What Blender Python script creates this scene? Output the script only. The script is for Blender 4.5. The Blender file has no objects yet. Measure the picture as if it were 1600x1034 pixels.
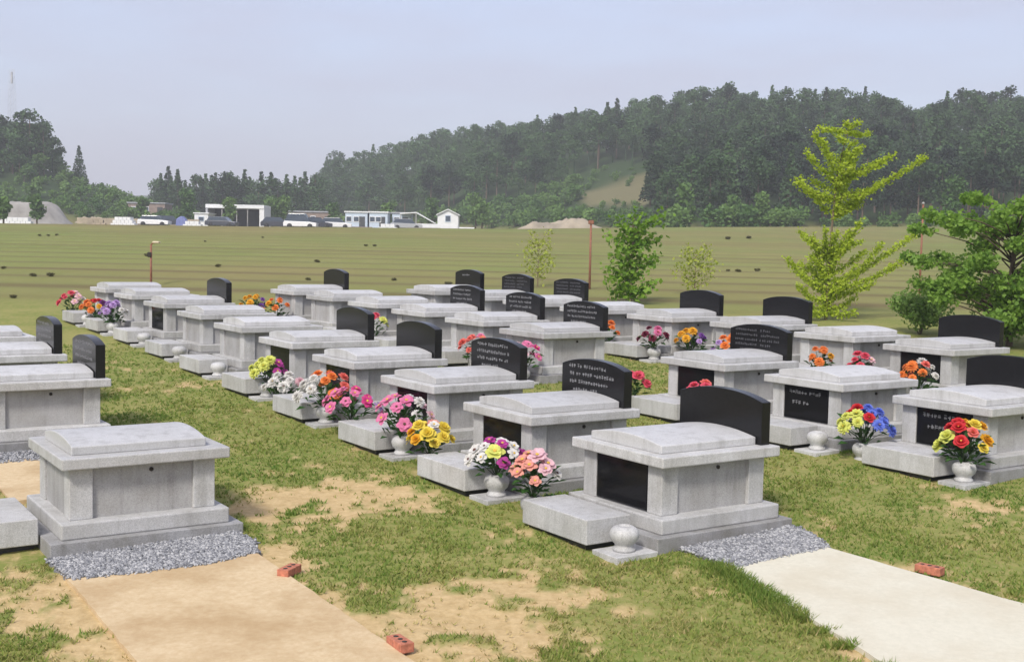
import bpy, bmesh, math, random
import numpy as np
from mathutils import Vector, Matrix

# ------------------------------------------------------------------ camera, sky, sun, exposure
S = bpy.context.scene
COL = S.collection
CAMH, PITCH, ROLL, FPX, W, H = 2.2527, 0.0689, 0.0203, 1825.65, 1600, 1034
cam_d = bpy.data.cameras.new('camera'); cam = bpy.data.objects.new('camera', cam_d); COL.objects.link(cam)
cam_d.sensor_width = 36; cam_d.lens = 36*FPX/W; cam_d.clip_start = .1; cam_d.clip_end = 9000
cam.location = (0, 0, CAMH)
cam.rotation_euler = (Matrix.Rotation(math.pi/2-PITCH, 3, 'X') @ Matrix.Rotation(ROLL, 3, 'Z')).to_euler()
S.camera = cam
SUN_EL, SUN_AZ = math.radians(46), math.radians(-158)      # azimuth from +y towards +x
w = bpy.data.worlds.new('World'); S.world = w; w.use_nodes = True
nt = w.node_tree; nt.nodes.clear()
sky = nt.nodes.new('ShaderNodeTexSky'); sky.sky_type = 'NISHITA'; sky.sun_disc = False
sky.sun_elevation = SUN_EL; sky.sun_rotation = SUN_AZ
sky.air_density = 1.0; sky.dust_density = 4.0; sky.ozone_density = 3.0
bg = nt.nodes.new('ShaderNodeBackground'); bg.inputs['Strength'].default_value = .15
out = nt.nodes.new('ShaderNodeOutputWorld')
veil = nt.nodes.new('ShaderNodeMix'); veil.data_type = 'RGBA'; veil.inputs[0].default_value = .62
veil.inputs[7].default_value = (1.66, 1.66, 2.06, 1)          # thin even summer overcast in front of the blue
tcw = nt.nodes.new('ShaderNodeTexCoord'); mpw = nt.nodes.new('ShaderNodeMapping'); mpw.inputs['Scale'].default_value = (2, 2, 9)
cl = nt.nodes.new('ShaderNodeTexNoise'); cl.inputs['Scale'].default_value = 1.3; cl.inputs['Detail'].default_value = 4; cl.inputs['Roughness'].default_value = .55
mrw = nt.nodes.new('ShaderNodeMapRange'); mrw.inputs['From Min'].default_value = .3; mrw.inputs['From Max'].default_value = .7; mrw.inputs['To Min'].default_value = .62; mrw.inputs['To Max'].default_value = .92
nt.links.new(tcw.outputs['Generated'], mpw.inputs[0]); nt.links.new(mpw.outputs[0], cl.inputs['Vector']); nt.links.new(cl.outputs[0], mrw.inputs['Value']); nt.links.new(mrw.outputs[0], veil.inputs[0])
nt.links.new(sky.outputs[0], veil.inputs[6]); nt.links.new(veil.outputs[2], bg.inputs[0]); nt.links.new(bg.outputs[0], out.inputs[0])
sl = bpy.data.lights.new('sun', 'SUN'); sl.energy = 1.45; sl.angle = math.radians(10); sl.color = (1, .95, .87)
sun = bpy.data.objects.new('sun', sl); COL.objects.link(sun)
sd = Vector((math.sin(SUN_AZ)*math.cos(SUN_EL), math.cos(SUN_AZ)*math.cos(SUN_EL), math.sin(SUN_EL)))
sun.rotation_euler = sd.to_track_quat('Z', 'Y').to_euler(); sun.location = (-20, 0, 40)
S.view_settings.view_transform = 'Standard'; S.view_settings.look = 'None'
S.view_settings.exposure = 1.27; S.view_settings.gamma = 1; S.view_settings.use_curve_mapping = False
S.render.resolution_x = 1024; S.render.resolution_y = 661

rng = random.Random(7); NR = np.random.default_rng(11)

# ------------------------------------------------------------------ helpers
def tag(o, label=None, cat=None, group=None, kind=None):
    if label: o['label'] = label
    if cat: o['category'] = cat
    if group: o['group'] = group
    if kind: o['kind'] = kind
    return o

def link(name, me, parent=None, mats=None, loc=None, rz=0):
    o = bpy.data.objects.new(name, me); COL.objects.link(o)
    if mats and me is not None and not me.materials:
        for m in mats: me.materials.append(m)
    if parent: o.parent = parent
    if loc is not None: o.location = loc
    if rz: o.rotation_euler = (0, 0, rz)
    return o

def empty(name, loc, rz=0):
    o = bpy.data.objects.new(name, None); COL.objects.link(o); o.location = loc; o.rotation_euler = (0, 0, rz)
    o.empty_display_size = .1
    return o

def np_mesh(name, verts, faces, smooth=False, midx=None):
    verts = np.asarray(verts, dtype=np.float32); faces = np.asarray(faces, dtype=np.int32)
    me = bpy.data.meshes.new(name); k = faces.shape[1]
    me.vertices.add(len(verts)); me.vertices.foreach_set('co', verts.ravel())
    me.loops.add(faces.size); me.loops.foreach_set('vertex_index', faces.ravel())
    me.polygons.add(len(faces)); me.polygons.foreach_set('loop_start', np.arange(0, faces.size, k, dtype=np.int32))
    if midx is not None: me.polygons.foreach_set('material_index', np.asarray(midx, dtype=np.int32))
    me.update(calc_edges=True); me.validate()
    if smooth: me.polygons.foreach_set('use_smooth', np.ones(len(me.polygons), dtype=bool))
    return me

class MB:
    """collects shapes, builds ONE mesh"""
    def __init__(self): self.bm = bmesh.new()
    def box(self, x0, x1, y0, y1, z0, z1, bev=0, mat=0):
        b = bmesh.new(); bmesh.ops.create_cube(b, size=1)
        for v in b.verts:
            v.co = Vector(((x0+x1)/2+v.co.x*(x1-x0), (y0+y1)/2+v.co.y*(y1-y0), (z0+z1)/2+v.co.z*(z1-z0)))
        if bev: bmesh.ops.bevel(b, geom=b.edges[:], offset=bev, segments=2, affect='EDGES', profile=.5)
        self._add(b, mat); return self
    def _add(self, b, mat=0, M=None):
        if M is not None: b.transform(M)
        for f in b.faces: f.material_index = mat
        tmp = bpy.data.meshes.new('t'); b.to_mesh(tmp); b.free(); self.bm.from_mesh(tmp); bpy.data.meshes.remove(tmp)
    def prism(self, pts, axis, a0, a1, bev=0, mat=0):
        """pts: closed 2D outline; axis 'x': outline in (y,z); 'y': (x,z); 'z': (x,y)"""
        b = bmesh.new()
        def P(p, a): return {'x': (a, p[0], p[1]), 'y': (p[0], a, p[1]), 'z': (p[0], p[1], a)}[axis]
        A = [b.verts.new(P(p, a0)) for p in pts]; B = [b.verts.new(P(p, a1)) for p in pts]; n = len(pts)
        b.faces.new(A); b.faces.new(B[::-1])
        for i in range(n): b.faces.new((A[i], B[i], B[(i+1) % n], A[(i+1) % n]))
        bmesh.ops.recalc_face_normals(b, faces=b.faces[:])
        if bev:
            es = [e for e in b.edges if len(e.link_faces) == 2 and e.calc_face_angle(0) > .6]
            bmesh.ops.bevel(b, geom=es, offset=bev, segments=2, affect='EDGES', profile=.5)
        self._add(b, mat); return self
    def lathe(self, prof, n=20, c=(0, 0, 0), mat=0):
        b = bmesh.new(); rings = []
        for r, z in prof:
            if r < 1e-5: rings.append([b.verts.new((c[0], c[1], c[2]+z))])
            else: rings.append([b.verts.new((c[0]+r*math.cos(2*math.pi*i/n), c[1]+r*math.sin(2*math.pi*i/n), c[2]+z)) for i in range(n)])
        for A, B in zip(rings, rings[1:]):
            for i in range(n):
                j = (i+1) % n
                if len(A) == 1 and len(B) == 1: continue
                if len(A) == 1: f = (A[0], B[j], B[i])
                elif len(B) == 1: f = (A[i], A[j], B[0])
                else: f = (A[i], A[j], B[j], B[i])
                b.faces.new(f)
        bmesh.ops.recalc_face_normals(b, faces=b.faces[:])
        for f in b.faces: f.smooth = True
        self._add(b, mat); return self
    def tube(self, pts, radii, n=6, mat=0):
        b = bmesh.new(); rings = []
        for i, (p, r) in enumerate(zip(pts, radii)):
            p = Vector(p); d = (Vector(pts[min(i+1, len(pts)-1)])-Vector(pts[max(i-1, 0)])).normalized()
            a = d.orthogonal().normalized() if abs(d.z) < .95 else Vector((1, 0, 0)); a = (a-d*a.dot(d)).normalized(); c = d.cross(a)
            rings.append([b.verts.new(p+(a*math.cos(2*math.pi*k/n)+c*math.sin(2*math.pi*k/n))*r) for k in range(n)])
        for A, B in zip(rings, rings[1:]):
            for k in range(n): b.faces.new((A[k], A[(k+1) % n], B[(k+1) % n], B[k]))
        b.faces.new(rings[0][::-1]); b.faces.new(rings[-1])
        for f in b.faces: f.smooth = True
        self._add(b, mat); return self
    def mesh(self, name):
        me = bpy.data.meshes.new(name); self.bm.to_mesh(me); self.bm.free(); return me
    def build(self, name, mat, parent=None, **k):
        return link(name, self.mesh(name), parent, mat if isinstance(mat, (list, tuple)) else [mat], **k)

# ------------------------------------------------------------------ materials
def newmat(name):
    m = bpy.data.materials.new(name); m.use_nodes = True; t = m.node_tree; t.nodes.clear()
    o = t.nodes.new('ShaderNodeOutputMaterial'); p = t.nodes.new('ShaderNodeBsdfPrincipled')
    t.links.new(p.outputs[0], o.inputs[0]); return m, t, p, o
def N(t, kind, **k):
    n = t.nodes.new(kind)
    for a, v in k.items():
        if a in n.inputs: n.inputs[a].default_value = v
        else: setattr(n, a, v)
    return n
def ramp(t, fac, stops):
    r = t.nodes.new('ShaderNodeValToRGB'); e = r.color_ramp.elements
    while len(e) < len(stops): e.new(.5)
    for el, (p, c) in zip(e, stops): el.position = p; el.color = (*c, 1) if len(c) == 3 else c
    t.links.new(fac, r.inputs[0]); return r.outputs[0]
def mix(t, fac, a, b, blend='MIX'):
    n = t.nodes.new('ShaderNodeMix'); n.data_type = 'RGBA'; n.blend_type = blend
    for s, v in ((0, fac), (6, a), (7, b)):
        if hasattr(v, 'is_linked') or hasattr(v, 'links'): t.links.new(v, n.inputs[s])
        elif isinstance(v, (int, float)): n.inputs[s].default_value = v
        else: n.inputs[s].default_value = (*v, 1)
    return n.outputs[2]
def noise(t, scale, detail=4, rough=.6, coord='Object', vec=None):
    if vec is None:
        tc = t.nodes.new('ShaderNodeTexCoord'); vec = tc.outputs[coord]
    n = N(t, 'ShaderNodeTexNoise', Scale=scale, Detail=detail, Roughness=rough); t.links.new(vec, n.inputs['Vector']); return n.outputs[0]
def bump(t, p, h, strength=.3, dist=.01):
    b = N(t, 'ShaderNodeBump', Strength=strength, Distance=dist); t.links.new(h, b.inputs['Height']); t.links.new(b.outputs[0], p.inputs['Normal'])
def objrand(t, lo, hi):
    oi = t.nodes.new('ShaderNodeObjectInfo'); mr = N(t, 'ShaderNodeMapRange'); mr.inputs['To Min'].default_value = lo; mr.inputs['To Max'].default_value = hi
    t.links.new(oi.outputs['Random'], mr.inputs['Value']); return mr.outputs[0]
def scale_col(t, c, f):
    n = N(t, 'ShaderNodeVectorMath', operation='SCALE'); t.links.new(c, n.inputs[0]); t.links.new(f, n.inputs['Scale']); return n.outputs[0]

def granite(name, col, speck=.35, rough=.6, stain=.25):
    m, t, p, o = newmat(name)
    tc = t.nodes.new('ShaderNodeTexCoord'); oi = t.nodes.new('ShaderNodeObjectInfo'); sh = N(t, 'ShaderNodeVectorMath', operation='MULTIPLY_ADD')
    t.links.new(oi.outputs['Random'], sh.inputs[0]); sh.inputs[1].default_value = (37, 53, 71); t.links.new(tc.outputs['Object'], sh.inputs[2]); off = sh.outputs[0]
    f = noise(t, 190, 2, .75, vec=off); g = noise(t, 75, 3, .7, vec=off); s = noise(t, 2.6, 6, .68, vec=off)
    c = ramp(t, f, [(.32, tuple(x*(1-speck*1.5) for x in col)), (.5, col), (.68, tuple(min(1, x*(1+speck*.55)) for x in col))])
    c = mix(t, .35, c, ramp(t, g, [(.35, tuple(x*(1-speck) for x in col)), (.65, tuple(x*1.12 for x in col))]))
    c2 = mix(t, 1, c, ramp(t, s, [(.3, (1-stain, 1-stain*1.05, 1-stain*1.2)), (.62, (1, 1, 1))]), 'MULTIPLY')
    # rain streaks running down upright faces
    mp = N(t, 'ShaderNodeMapping'); mp.inputs['Scale'].default_value = (9, 9, .8)
    t.links.new(off, mp.inputs['Vector']); st = noise(t, 1, 4, .7, vec=mp.outputs[0])
    c3 = mix(t, 1, c2, ramp(t, st, [(.3, (.78, .775, .765)), (.5, (1, 1, 1))]), 'MULTIPLY')
    c3 = scale_col(t, c3, objrand(t, .88, 1.05))
    t.links.new(c3, p.inputs['Base Color']); p.inputs['Roughness'].default_value = rough
    bump(t, p, f, .15, .002); return m
def plain(name, col, rough=.6, var=.12, sc=20, metal=0, bmp=0, rnd=0):
    m, t, p, o = newmat(name); n = noise(t, sc, 5, .6)
    c = ramp(t, n, [(.3, tuple(x*(1-var) for x in col)), (.7, tuple(min(1, x*(1+var)) for x in col))])
    if rnd: c = scale_col(t, c, objrand(t, 1-rnd, 1+rnd))
    t.links.new(c, p.inputs['Base Color']); p.inputs['Roughness'].default_value = rough; p.inputs['Metallic'].default_value = metal
    if bmp: bump(t, p, n, bmp, .01)
    return m
def leafmat(name, dark, light, trans=.35, tone=None, rough=.55, sc=3.0):
    m, t, p, o = newmat(name)
    n = noise(t, sc, 3, .7)
    if tone:
        at = N(t, 'ShaderNodeAttribute', attribute_name='tone'); oi = t.nodes.new('ShaderNodeObjectInfo')
        a = N(t, 'ShaderNodeMath', operation='MULTIPLY_ADD'); t.links.new(oi.outputs['Random'], a.inputs[0]); a.inputs[1].default_value = tone; t.links.new(at.outputs['Fac'], a.inputs[2])
        b = N(t, 'ShaderNodeMath', operation='MULTIPLY_ADD'); t.links.new(n, b.inputs[0]); b.inputs[1].default_value = .8
        sb = N(t, 'ShaderNodeMath', operation='SUBTRACT'); t.links.new(a.outputs[0], sb.inputs[0]); sb.inputs[1].default_value = .4
        t.links.new(sb.outputs[0], b.inputs[2]); n = b.outputs[0]
        c = ramp(t, n, [(.0, dark), (1, light)])
    else: c = ramp(t, n, [(.3, dark), (.7, light)])
    t.links.new(c, p.inputs['Base Color']); p.inputs['Roughness'].default_value = rough
    p.inputs['Specular IOR Level'].default_value = .25
    if trans:
        tr = t.nodes.new('ShaderNodeBsdfTranslucent'); mx = t.nodes.new('ShaderNodeMixShader'); mx.inputs[0].default_value = trans
        t.links.new(c, tr.inputs[0]); t.links.new(p.outputs[0], mx.inputs[1]); t.links.new(tr.outputs[0], mx.inputs[2]); t.links.new(mx.outputs[0], o.inputs[0])
    return m

M_ST = granite('light granite', (.55, .55, .548))
M_SD = granite('grey granite panel', (.42, .415, .41), .3)
M_PL = granite('rough grey granite', (.33, .33, .335), .35, .8, .4)
M_LID = granite('pale polished granite', (.55, .55, .55), .22, .5, .12)
def blackgranite():
    m, t, p, o = newmat('black granite'); f = noise(t, 300, 2, .8)
    t.links.new(ramp(t, f, [(.4, (.006, .006, .007)), (.7, (.016, .016, .018)), (.8, (.035, .035, .04))]), p.inputs['Base Color'])
    p.inputs['Roughness'].default_value = .22; p.inputs['Specular IOR Level'].default_value = .3; return m
M_BK = blackgranite()
M_PQ = M_BK.copy(); M_PQ.name = 'polished black plaque'; _p = M_PQ.node_tree.nodes['Principled BSDF']; _p.inputs['Specular IOR Level'].default_value = .12; _p.inputs['Roughness'].default_value = .12
M_SHD = plain('altar gap shade', (.03, .03, .034), .5, .35, 60)  # near-black on the altar supports, painting in the shade beneath the slabs
M_TX = plain('white engraved paint', (.26, .26, .27), .7, .2)
M_TG = plain('grey engraved lettering', (.11, .11, .12), .7, .2)
M_HOLE = plain('dark hole', (.03, .025, .02), .9)
M_TRUNK = plain('bark', (.12, .085, .06), .9, .3, 30, bmp=.5)
M_STEM = plain('stem green', (.05, .1, .025), .6, .2)

# ------------------------------------------------------------------ value noise, terrain
def vnoise(x, y, seed=0):
    x = np.asarray(x, float); y = np.asarray(y, float)
    xi = np.floor(x).astype(np.int64); yi = np.floor(y).astype(np.int64); fx = x-xi; fy = y-yi
    fx = fx*fx*(3-2*fx); fy = fy*fy*(3-2*fy)
    def h(a, b):
        n = (a*374761393+b*668265263+seed*982451653) & 0x7fffffff
        n = ((n ^ (n >> 13))*1274126177) & 0x7fffffff
        return ((n ^ (n >> 16)) & 0xffff)/65535.
    return (h(xi, yi)*(1-fx)+h(xi+1, yi)*fx)*(1-fy)+(h(xi, yi+1)*(1-fx)+h(xi+1, yi+1)*fx)*fy
def fbm(x, y, o=4, seed=0):
    s = 0; a = .5
    for i in range(o): s = s+a*vnoise(x*2**i, y*2**i, seed+i*17); a *= .5
    return s/(1-.5**o)
def sst(a, b, x):
    t = np.clip((x-a)/(b-a), 0, 1); return t*t*(3-2*t)
YAW = .59; C_, S_ = math.cos(YAW), math.sin(YAW)
AO = np.array([1.3652, 9.6503])
def to_uv(x, y): return (x-AO[0])*C_+(y-AO[1])*S_, -(x-AO[0])*S_+(y-AO[1])*C_
def from_uv(u, v): return AO[0]+u*C_-v*S_, AO[1]+u*S_+v*C_
def hor(px): return 391+.0203*(px-800)
R_PX = [490, 515, 560, 648, 704, 784, 865, 900, 1022, 1131, 1225, 1285, 1375, 1405, 1480, 1577, 1750, 2000, 2400]
R_TOP = [262, 243, 243, 218, 208, 196, 184, 181, 161, 150, 153, 150, 156, 168, 157, 150, 143, 150, 200]
RD_PX = [490, 700, 1000, 1300, 1600, 2400]; RD = [330, 320, 290, 260, 240, 240]
RF = ([490, 620, 720, 850, 1050, 1250, 1600, 2400], [270, 240, 200, 165, 142, 135, 135, 135])
L_PX = [-900, -200, 0, 60, 90, 135, 200, 240, 330]; L_Z = [20, 18, 15.5, 15.5, 14, 12.2, 9.2, 7.4, 5]
def G(x, y):
    x = np.asarray(x, float); y = np.asarray(y, float)
    ys = np.maximum(y, 1.); px = np.where(y > 5, 800+FPX*x/ys, np.where(x > 0, 2600, -1200))
    yc = np.interp(px, [-600, 0, 400, 800, 1100, 1500, 2200], [75, 77, 80, 85, 100, 119, 125])
    yy = np.clip(y, -60, yc)
    z = -.456+.00144*np.clip(x, -300, 300)+.0499*yy+.013*np.clip(y-yc, 0, 250)
    base = z
    # low terraces of the lawn burial field
    fw = sst(27, 34, y)*(1-sst(yc-6, yc, y))
    q = (y+.04*x+1.5*fbm(x*.03, y*.03, 2, 5))/2.9
    z = z+fw*.10*(sst(0, .25, q-np.floor(q))-(q-np.floor(q)))
    # wooded hill on the right
    rd = np.interp(px, RD_PX, RD); ft = np.interp(px, *RF)
    top = CAMH+(hor(px)-np.interp(px, R_PX, R_TOP))/FPX*rd-8.5
    hr = np.maximum(top-base, 0)*sst(455, 510, px)*(1-sst(2200, 2500, px))
    t = np.clip((y-ft)/(rd-ft), 0, 1)
    z = z+hr*(.6*t+.4*t*t*(3-2*t))*(1-.6*sst(0, 220, y-rd))
    # hill on the left
    hl = np.maximum(np.interp(px, L_PX, L_Z)-base, 0)*(1-sst(300, 340, px))*sst(-1100, -800, px)
    z = z+hl*sst(160, 222, y)*(1-.6*sst(0, 200, y-225))
    # far ridge
    z = z+36*np.exp(-((px-230)/170)**2-((y-1000)/160)**2)
    z = z+fbm(x*.02, y*.02, 3, 9)*1.5*sst(150, 240, y)
    return z
def ray(px, py):
    a, b = px-W/2, py-H/2; c, s = math.cos(ROLL), math.sin(ROLL)
    u, v = (c*a+s*b)/FPX, (-s*a+c*b)/FPX; cp, sp = math.cos(PITCH), math.sin(PITCH)
    return np.array([u, cp-v*sp, -sp-v*cp])
def at(px, py):
    """where the line of sight through a photo pixel meets the ground"""
    d = ray(px, py); ts = np.concatenate([np.linspace(2, 140, 1400), np.linspace(140, 1200, 1500)])
    dz = CAMH+d[2]*ts-G(d[0]*ts, d[1]*ts); i = np.argmax(dz < 0) if (dz < 0).any() else len(ts)-1
    t = ts[i]; return Vector((d[0]*t, d[1]*t, float(G(d[0]*t, d[1]*t))))
def spot(px, Y): x = (px-800)/FPX*Y; return Vector((x, Y, float(G(x, Y))))

# tombs: name, u, v, headstone kind, plaque kind
TOMBS = []
def T(key, xy, head, plq): TOMBS.append((key, xy, head, plq))
T('L0', (-3.0573, 9.2273), None, 'grey')
T('L1', (-5.06, 12.34), 'text', 'grey'); T('L2', (-6.17, 14.05), 'text', 'grey'); T('L3', (-7.19, 15.63), None, 'grey')
mid = [(0, 0), (.03, 1.82), (.08, 3.66), (.08, 5.5), (.13, 7.4), (.16, 9.28), (.2, 11.15), (.2, 13.02), (.15, 14.75), (.08, 16.25)]
for i, (a, b) in enumerate(mid):
    T('M%d' % i, from_uv(a, b), ['blank', 'text', 'text', 'blank', 'blank', None, None, 'blank', None, None][i], ['black', 'black', 'black', 'black', 'black', 'grey', 'grey', 'black', 'grey', 'grey'][i])
T('R0', (4.84, 12.04), 'blank', 'text'); T('R1', (3.77, 13.34), None, 'text'); T('R2', (2.73, 14.64), 'grey', 'black')
for i, (a, b, h) in enumerate([(3.72, 6.85, 'text'), (3.74, 8.5, 'text'), (3.58, 10.05, 'text'), (3.5, 11.6, None), (3.32, 13.05, None), (3.18, 14.5, 'blank')]):
    T('R%d' % (i+3), from_uv(a, b), h, 'grey')
for i, (a, b, h) in enumerate([(7.69, 2.97, 'blank'), (7.6, 4.56, None), (7.4, 6.2, 'blank'), (6.9, 7.72, 'blank'), (6.55, 9.2, None), (6.3, 10.7, 'grey'), (6.02, 12.1, 'grey'), (5.75, 13.5, 'line')]):
    T('B%d' % i, from_uv(a, b), h, 'black' if i == 0 else 'grey')
TXY = {k: np.array(p) for k, p, h, q in TOMBS}
def loc_of(key, lx, ly):
    p = TXY[key]; return p[0]+lx*C_-ly*S_, p[1]+lx*S_+ly*C_
def tz(key): return float(G(*TXY[key]))

# pads of concrete and gravel, as outlines in world x, y
def quad_from(key, pts): return [loc_of(key, *p) for p in pts]
PAD_L = quad_from('L0', [(-.72, -1.12), (.60, -1.28), (.63, -4.2), (-.72, -4.2)])
PAD_M = quad_from('M0', [(-.48, -1.1), (.50, -1.16), (.70, -3.0), (.70, -4.6), (-1.05, -4.6), (-.95, -2.9)])
PAD_L1 = quad_from('L1', [(-.72, -1.0), (.62, -1.05), (.62, -2.6), (-.72, -2.6)])
GR_L = quad_from('L0', [(-.76, -.66), (.68, -.66), (.70, -1.0), (.62, -1.28), (.2, -1.36), (-.3, -1.30), (-.72, -1.2)])
GR_M = quad_from('M0', [(-.52, -.66), (.74, -.66), (.66, -1.0), (.52, -1.25), (.1, -1.24), (-.47, -1.24)])
GR_L1 = quad_from('L1', [(-.74, -.66), (.72, -.66), (.66, -1.1), (-.2, -1.16), (-.73, -1.1)])
def inside(poly, x, y):
    r = np.zeros(np.shape(x), bool); n = len(poly)
    for i in range(n):
        x0, y0 = poly[i]; x1, y1 = poly[(i+1) % n]
        c = ((y0 > y) != (y1 > y)) & (x < (x1-x0)*(y-y0)/(y1-y0+1e-12)+x0); r ^= c
    return r
def dist_poly(poly, x, y):
    d = np.full(np.shape(x), 1e9); n = len(poly)
    for i in range(n):
        a = np.array(poly[i]); b = np.array(poly[(i+1) % n]); ab = b-a
        t = np.clip(((x-a[0])*ab[0]+(y-a[1])*ab[1])/(ab@ab), 0, 1)
        d = np.minimum(d, np.hypot(x-a[0]-t*ab[0], y-a[1]-t*ab[1]))
    return d
BLOBS = [(530, 770, .95, .75, .75), (740, 945, .95, .6, .8), (260, 605, .8, .5, .5), (60, 960, .5, .5, .55), (1110, 915, .4, .3, .4), (640, 790, .6, .35, .5),
         (450, 800, .6, .5, .6), (1290, 810, .4, .3, .4), (1420, 960, .7, .3, .3), (860, 1000, .8, .4, .4), (20, 900, .4, .4, .5), (760, 1010, .6, .4, .6), (1560, 800, .6, .3, .3)]
BLOBS = [(at(a, b), sx, sy, k) for a, b, sx, sy, k in BLOBS]
def bare_mask(x, y):
    """how bare the lawn is, 0 grass .. 1 sandy soil"""
    n = fbm(x*1.3+3, y*1.3, 4, 1); f = fbm(x*6, y*6, 3, 2)
    b = np.zeros(np.shape(x))
    for c, sx, sy, k in BLOBS:
        u = (x-c.x)*C_+(y-c.y)*S_; v = -(x-c.x)*S_+(y-c.y)*C_
        b = np.maximum(b, k*np.exp(-((u/sx)**2+(v/sy/1.15)**2)**1.5))
    for p, wd, k in ((PAD_L, .26, .95), (PAD_L1, .2, .6)):
        b = np.maximum(b, k*np.exp(-(dist_poly(p, x, y)/wd)**2))
    q = PAD_M; b = np.maximum(b, .45*np.exp(-(dist_poly(q, x, y)/.1)**2))
    g = fbm(x*14, y*14, 2, 6); m = b*1.05-.6*sst(.57, .68, fbm(x*3.6+7, y*3.6, 3, 14))*sst(.1, .3, b)+(n-.5)*1.0+(f-.5)*1.0+(g-.5)*.7-.24
    return np.clip(sst(.02, .42, m), 0, 1)

# ------------------------------------------------------------------ ground
def build_ground():
    az = np.concatenate([np.linspace(-180, -38, 40)[:-1], np.linspace(-38, 38, 500), np.linspace(38, 180, 40)[1:]])
    r = [0.6]
    while r[-1] < 2600: r.append(r[-1]*(1.010 if 4 < r[-1] < 120 else 1.03 if r[-1] < 500 else 1.1))
    r = np.array(r); Rr, Az = np.meshgrid(r, np.radians(az), indexing='ij')
    x = (Rr*np.sin(Az)).ravel(); y = (Rr*np.cos(Az)).ravel(); z = G(x, y)
    near = (Rr.ravel() < 20)
    bare = np.zeros(len(x)); bare[near] = bare_mask(x[near], y[near])
    z = z+np.where(near, .02*(fbm(x*2.2, y*2.2, 3, 4)-.5)-.012*bare, 0)
    n, m = len(r), len(az)
    i, j = np.meshgrid(np.arange(n-1), np.arange(m-1), indexing='ij'); a = (i*m+j).ravel()
    me = np_mesh('ground', np.stack([x, y, z], 1), np.stack([a, a+1, a+m+1, a+m], 1), True)
    px = np.where(y > 5, 800+FPX*x/np.maximum(y, 1), 9999)
    field = sst(24, 30, y+.25*np.abs(x)*0)
    q = (y+.04*x+1.5*fbm(x*.03, y*.03, 2, 5))/2.9; fr = q-np.floor(q)
    stripe = np.clip(np.exp(-((fr-.55)/.2)**2)*(.1+2.0*fbm(x*.045+2, y*.35, 3, 8)), 0, 1)
    rowr = vnoise(np.floor(q)*7.3, np.floor(q)*3.1, 91); bands = .30*rowr*sst(.2, .8, fbm(x*.012+4, y*.02, 2, 61)+.15)
    stripe = np.clip(stripe*.48+bands, 0, 1)*field
    rd = np.interp(px, RD_PX, RD); ft = np.interp(px, *RF)
    forest = np.maximum(sst(0, 10, y-ft)*sst(470, 500, px), sst(165, 185, y)*(px < 330)); forest = np.maximum(forest, sst(330, 360, y))
    py = hor(px)-(z-CAMH)/np.maximum(y, 1)*FPX
    ty = 302-(px-905)*.30; tan = sst(895, 915, px)*(1-sst(1003, 1014, px))*sst(-4, 4, py-ty)*(1-sst(318, 326, py))*(y > 120)
    sand = ((y > 88)*(y < 240)*(px < 760)*(px > -400)*sst(.45, .6, fbm(x*.05, y*.09, 3, 21)))
    ca = me.attributes.new('zones', 'FLOAT_COLOR', 'POINT')
    ca.data.foreach_set('color', np.stack([np.clip(bare+sand*.0, 0, 1), stripe, forest, field], 1).astype(np.float32).ravel())
    ta = me.attributes.new('tan', 'FLOAT', 'POINT'); ta.data.foreach_set('value', np.clip(tan+sand*(1-forest), 0, 1).astype(np.float32))
    m_, t, p, o = newmat('lawn and field')
    at1 = N(t, 'ShaderNodeAttribute', attribute_name='zones'); sep = t.nodes.new('ShaderNodeSeparateColor'); t.links.new(at1.outputs['Color'], sep.inputs[0])
    at2 = N(t, 'ShaderNodeAttribute', attribute_name='tan')
    n1 = noise(t, 1.1, 6, .65); n2 = noise(t, 14, 5, .7); n3 = noise(t, .06, 5, .6); n4 = noise(t, 70, 4, .75)
    grass = mix(t, ramp(t, n1, [(.35, (0, 0, 0)), (.65, (1, 1, 1))]), (.135, .185, .036), (.245, .245, .078))
    grass = mix(t, ramp(t, n2, [(.44, (0, 0, 0)), (.70, (.85, .85, .85))]), grass, (.33, .27, .115))
    soil = mix(t, ramp(t, n2, [(.3, (0, 0, 0)), (.7, (1, 1, 1))]), (.40, .285, .135), (.57, .43, .235))
    near = mix(t, sep.outputs[0], grass, soil)
    fld = mix(t, ramp(t, n3, [(.35, (0, 0, 0)), (.65, (1, 1, 1))]), (.25, .225, .085), (.18, .25, .058))
    
    n5 = noise(t, .8, 5, .7); fld = mix(t, .35, fld, mix(t, n5, (.10, .13, .04), (.30, .26, .13))); fld = mix(t, sep.outputs[1], fld, (.12, .08, .045))
    sp = t.nodes.new('ShaderNodeAttribute'); sp.attribute_name = 'zones'
    c = mix(t, sp.outputs['Alpha'], near, fld)
    c = mix(t, sep.outputs[2], c, (.035, .06, .022))
    c = mix(t, at2.outputs['Fac'], c, mix(t, n2, (.19, .155, .09), (.125, .135, .06)))
    t.links.new(c, p.inputs['Base Color']); p.inputs['Roughness'].default_value = .95; p.inputs['Specular IOR Level'].default_value = .1
    bump(t, p, n2, .5, .03)
    return tag(link('ground', me, None, [m_]), kind='structure')
build_ground()

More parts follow.
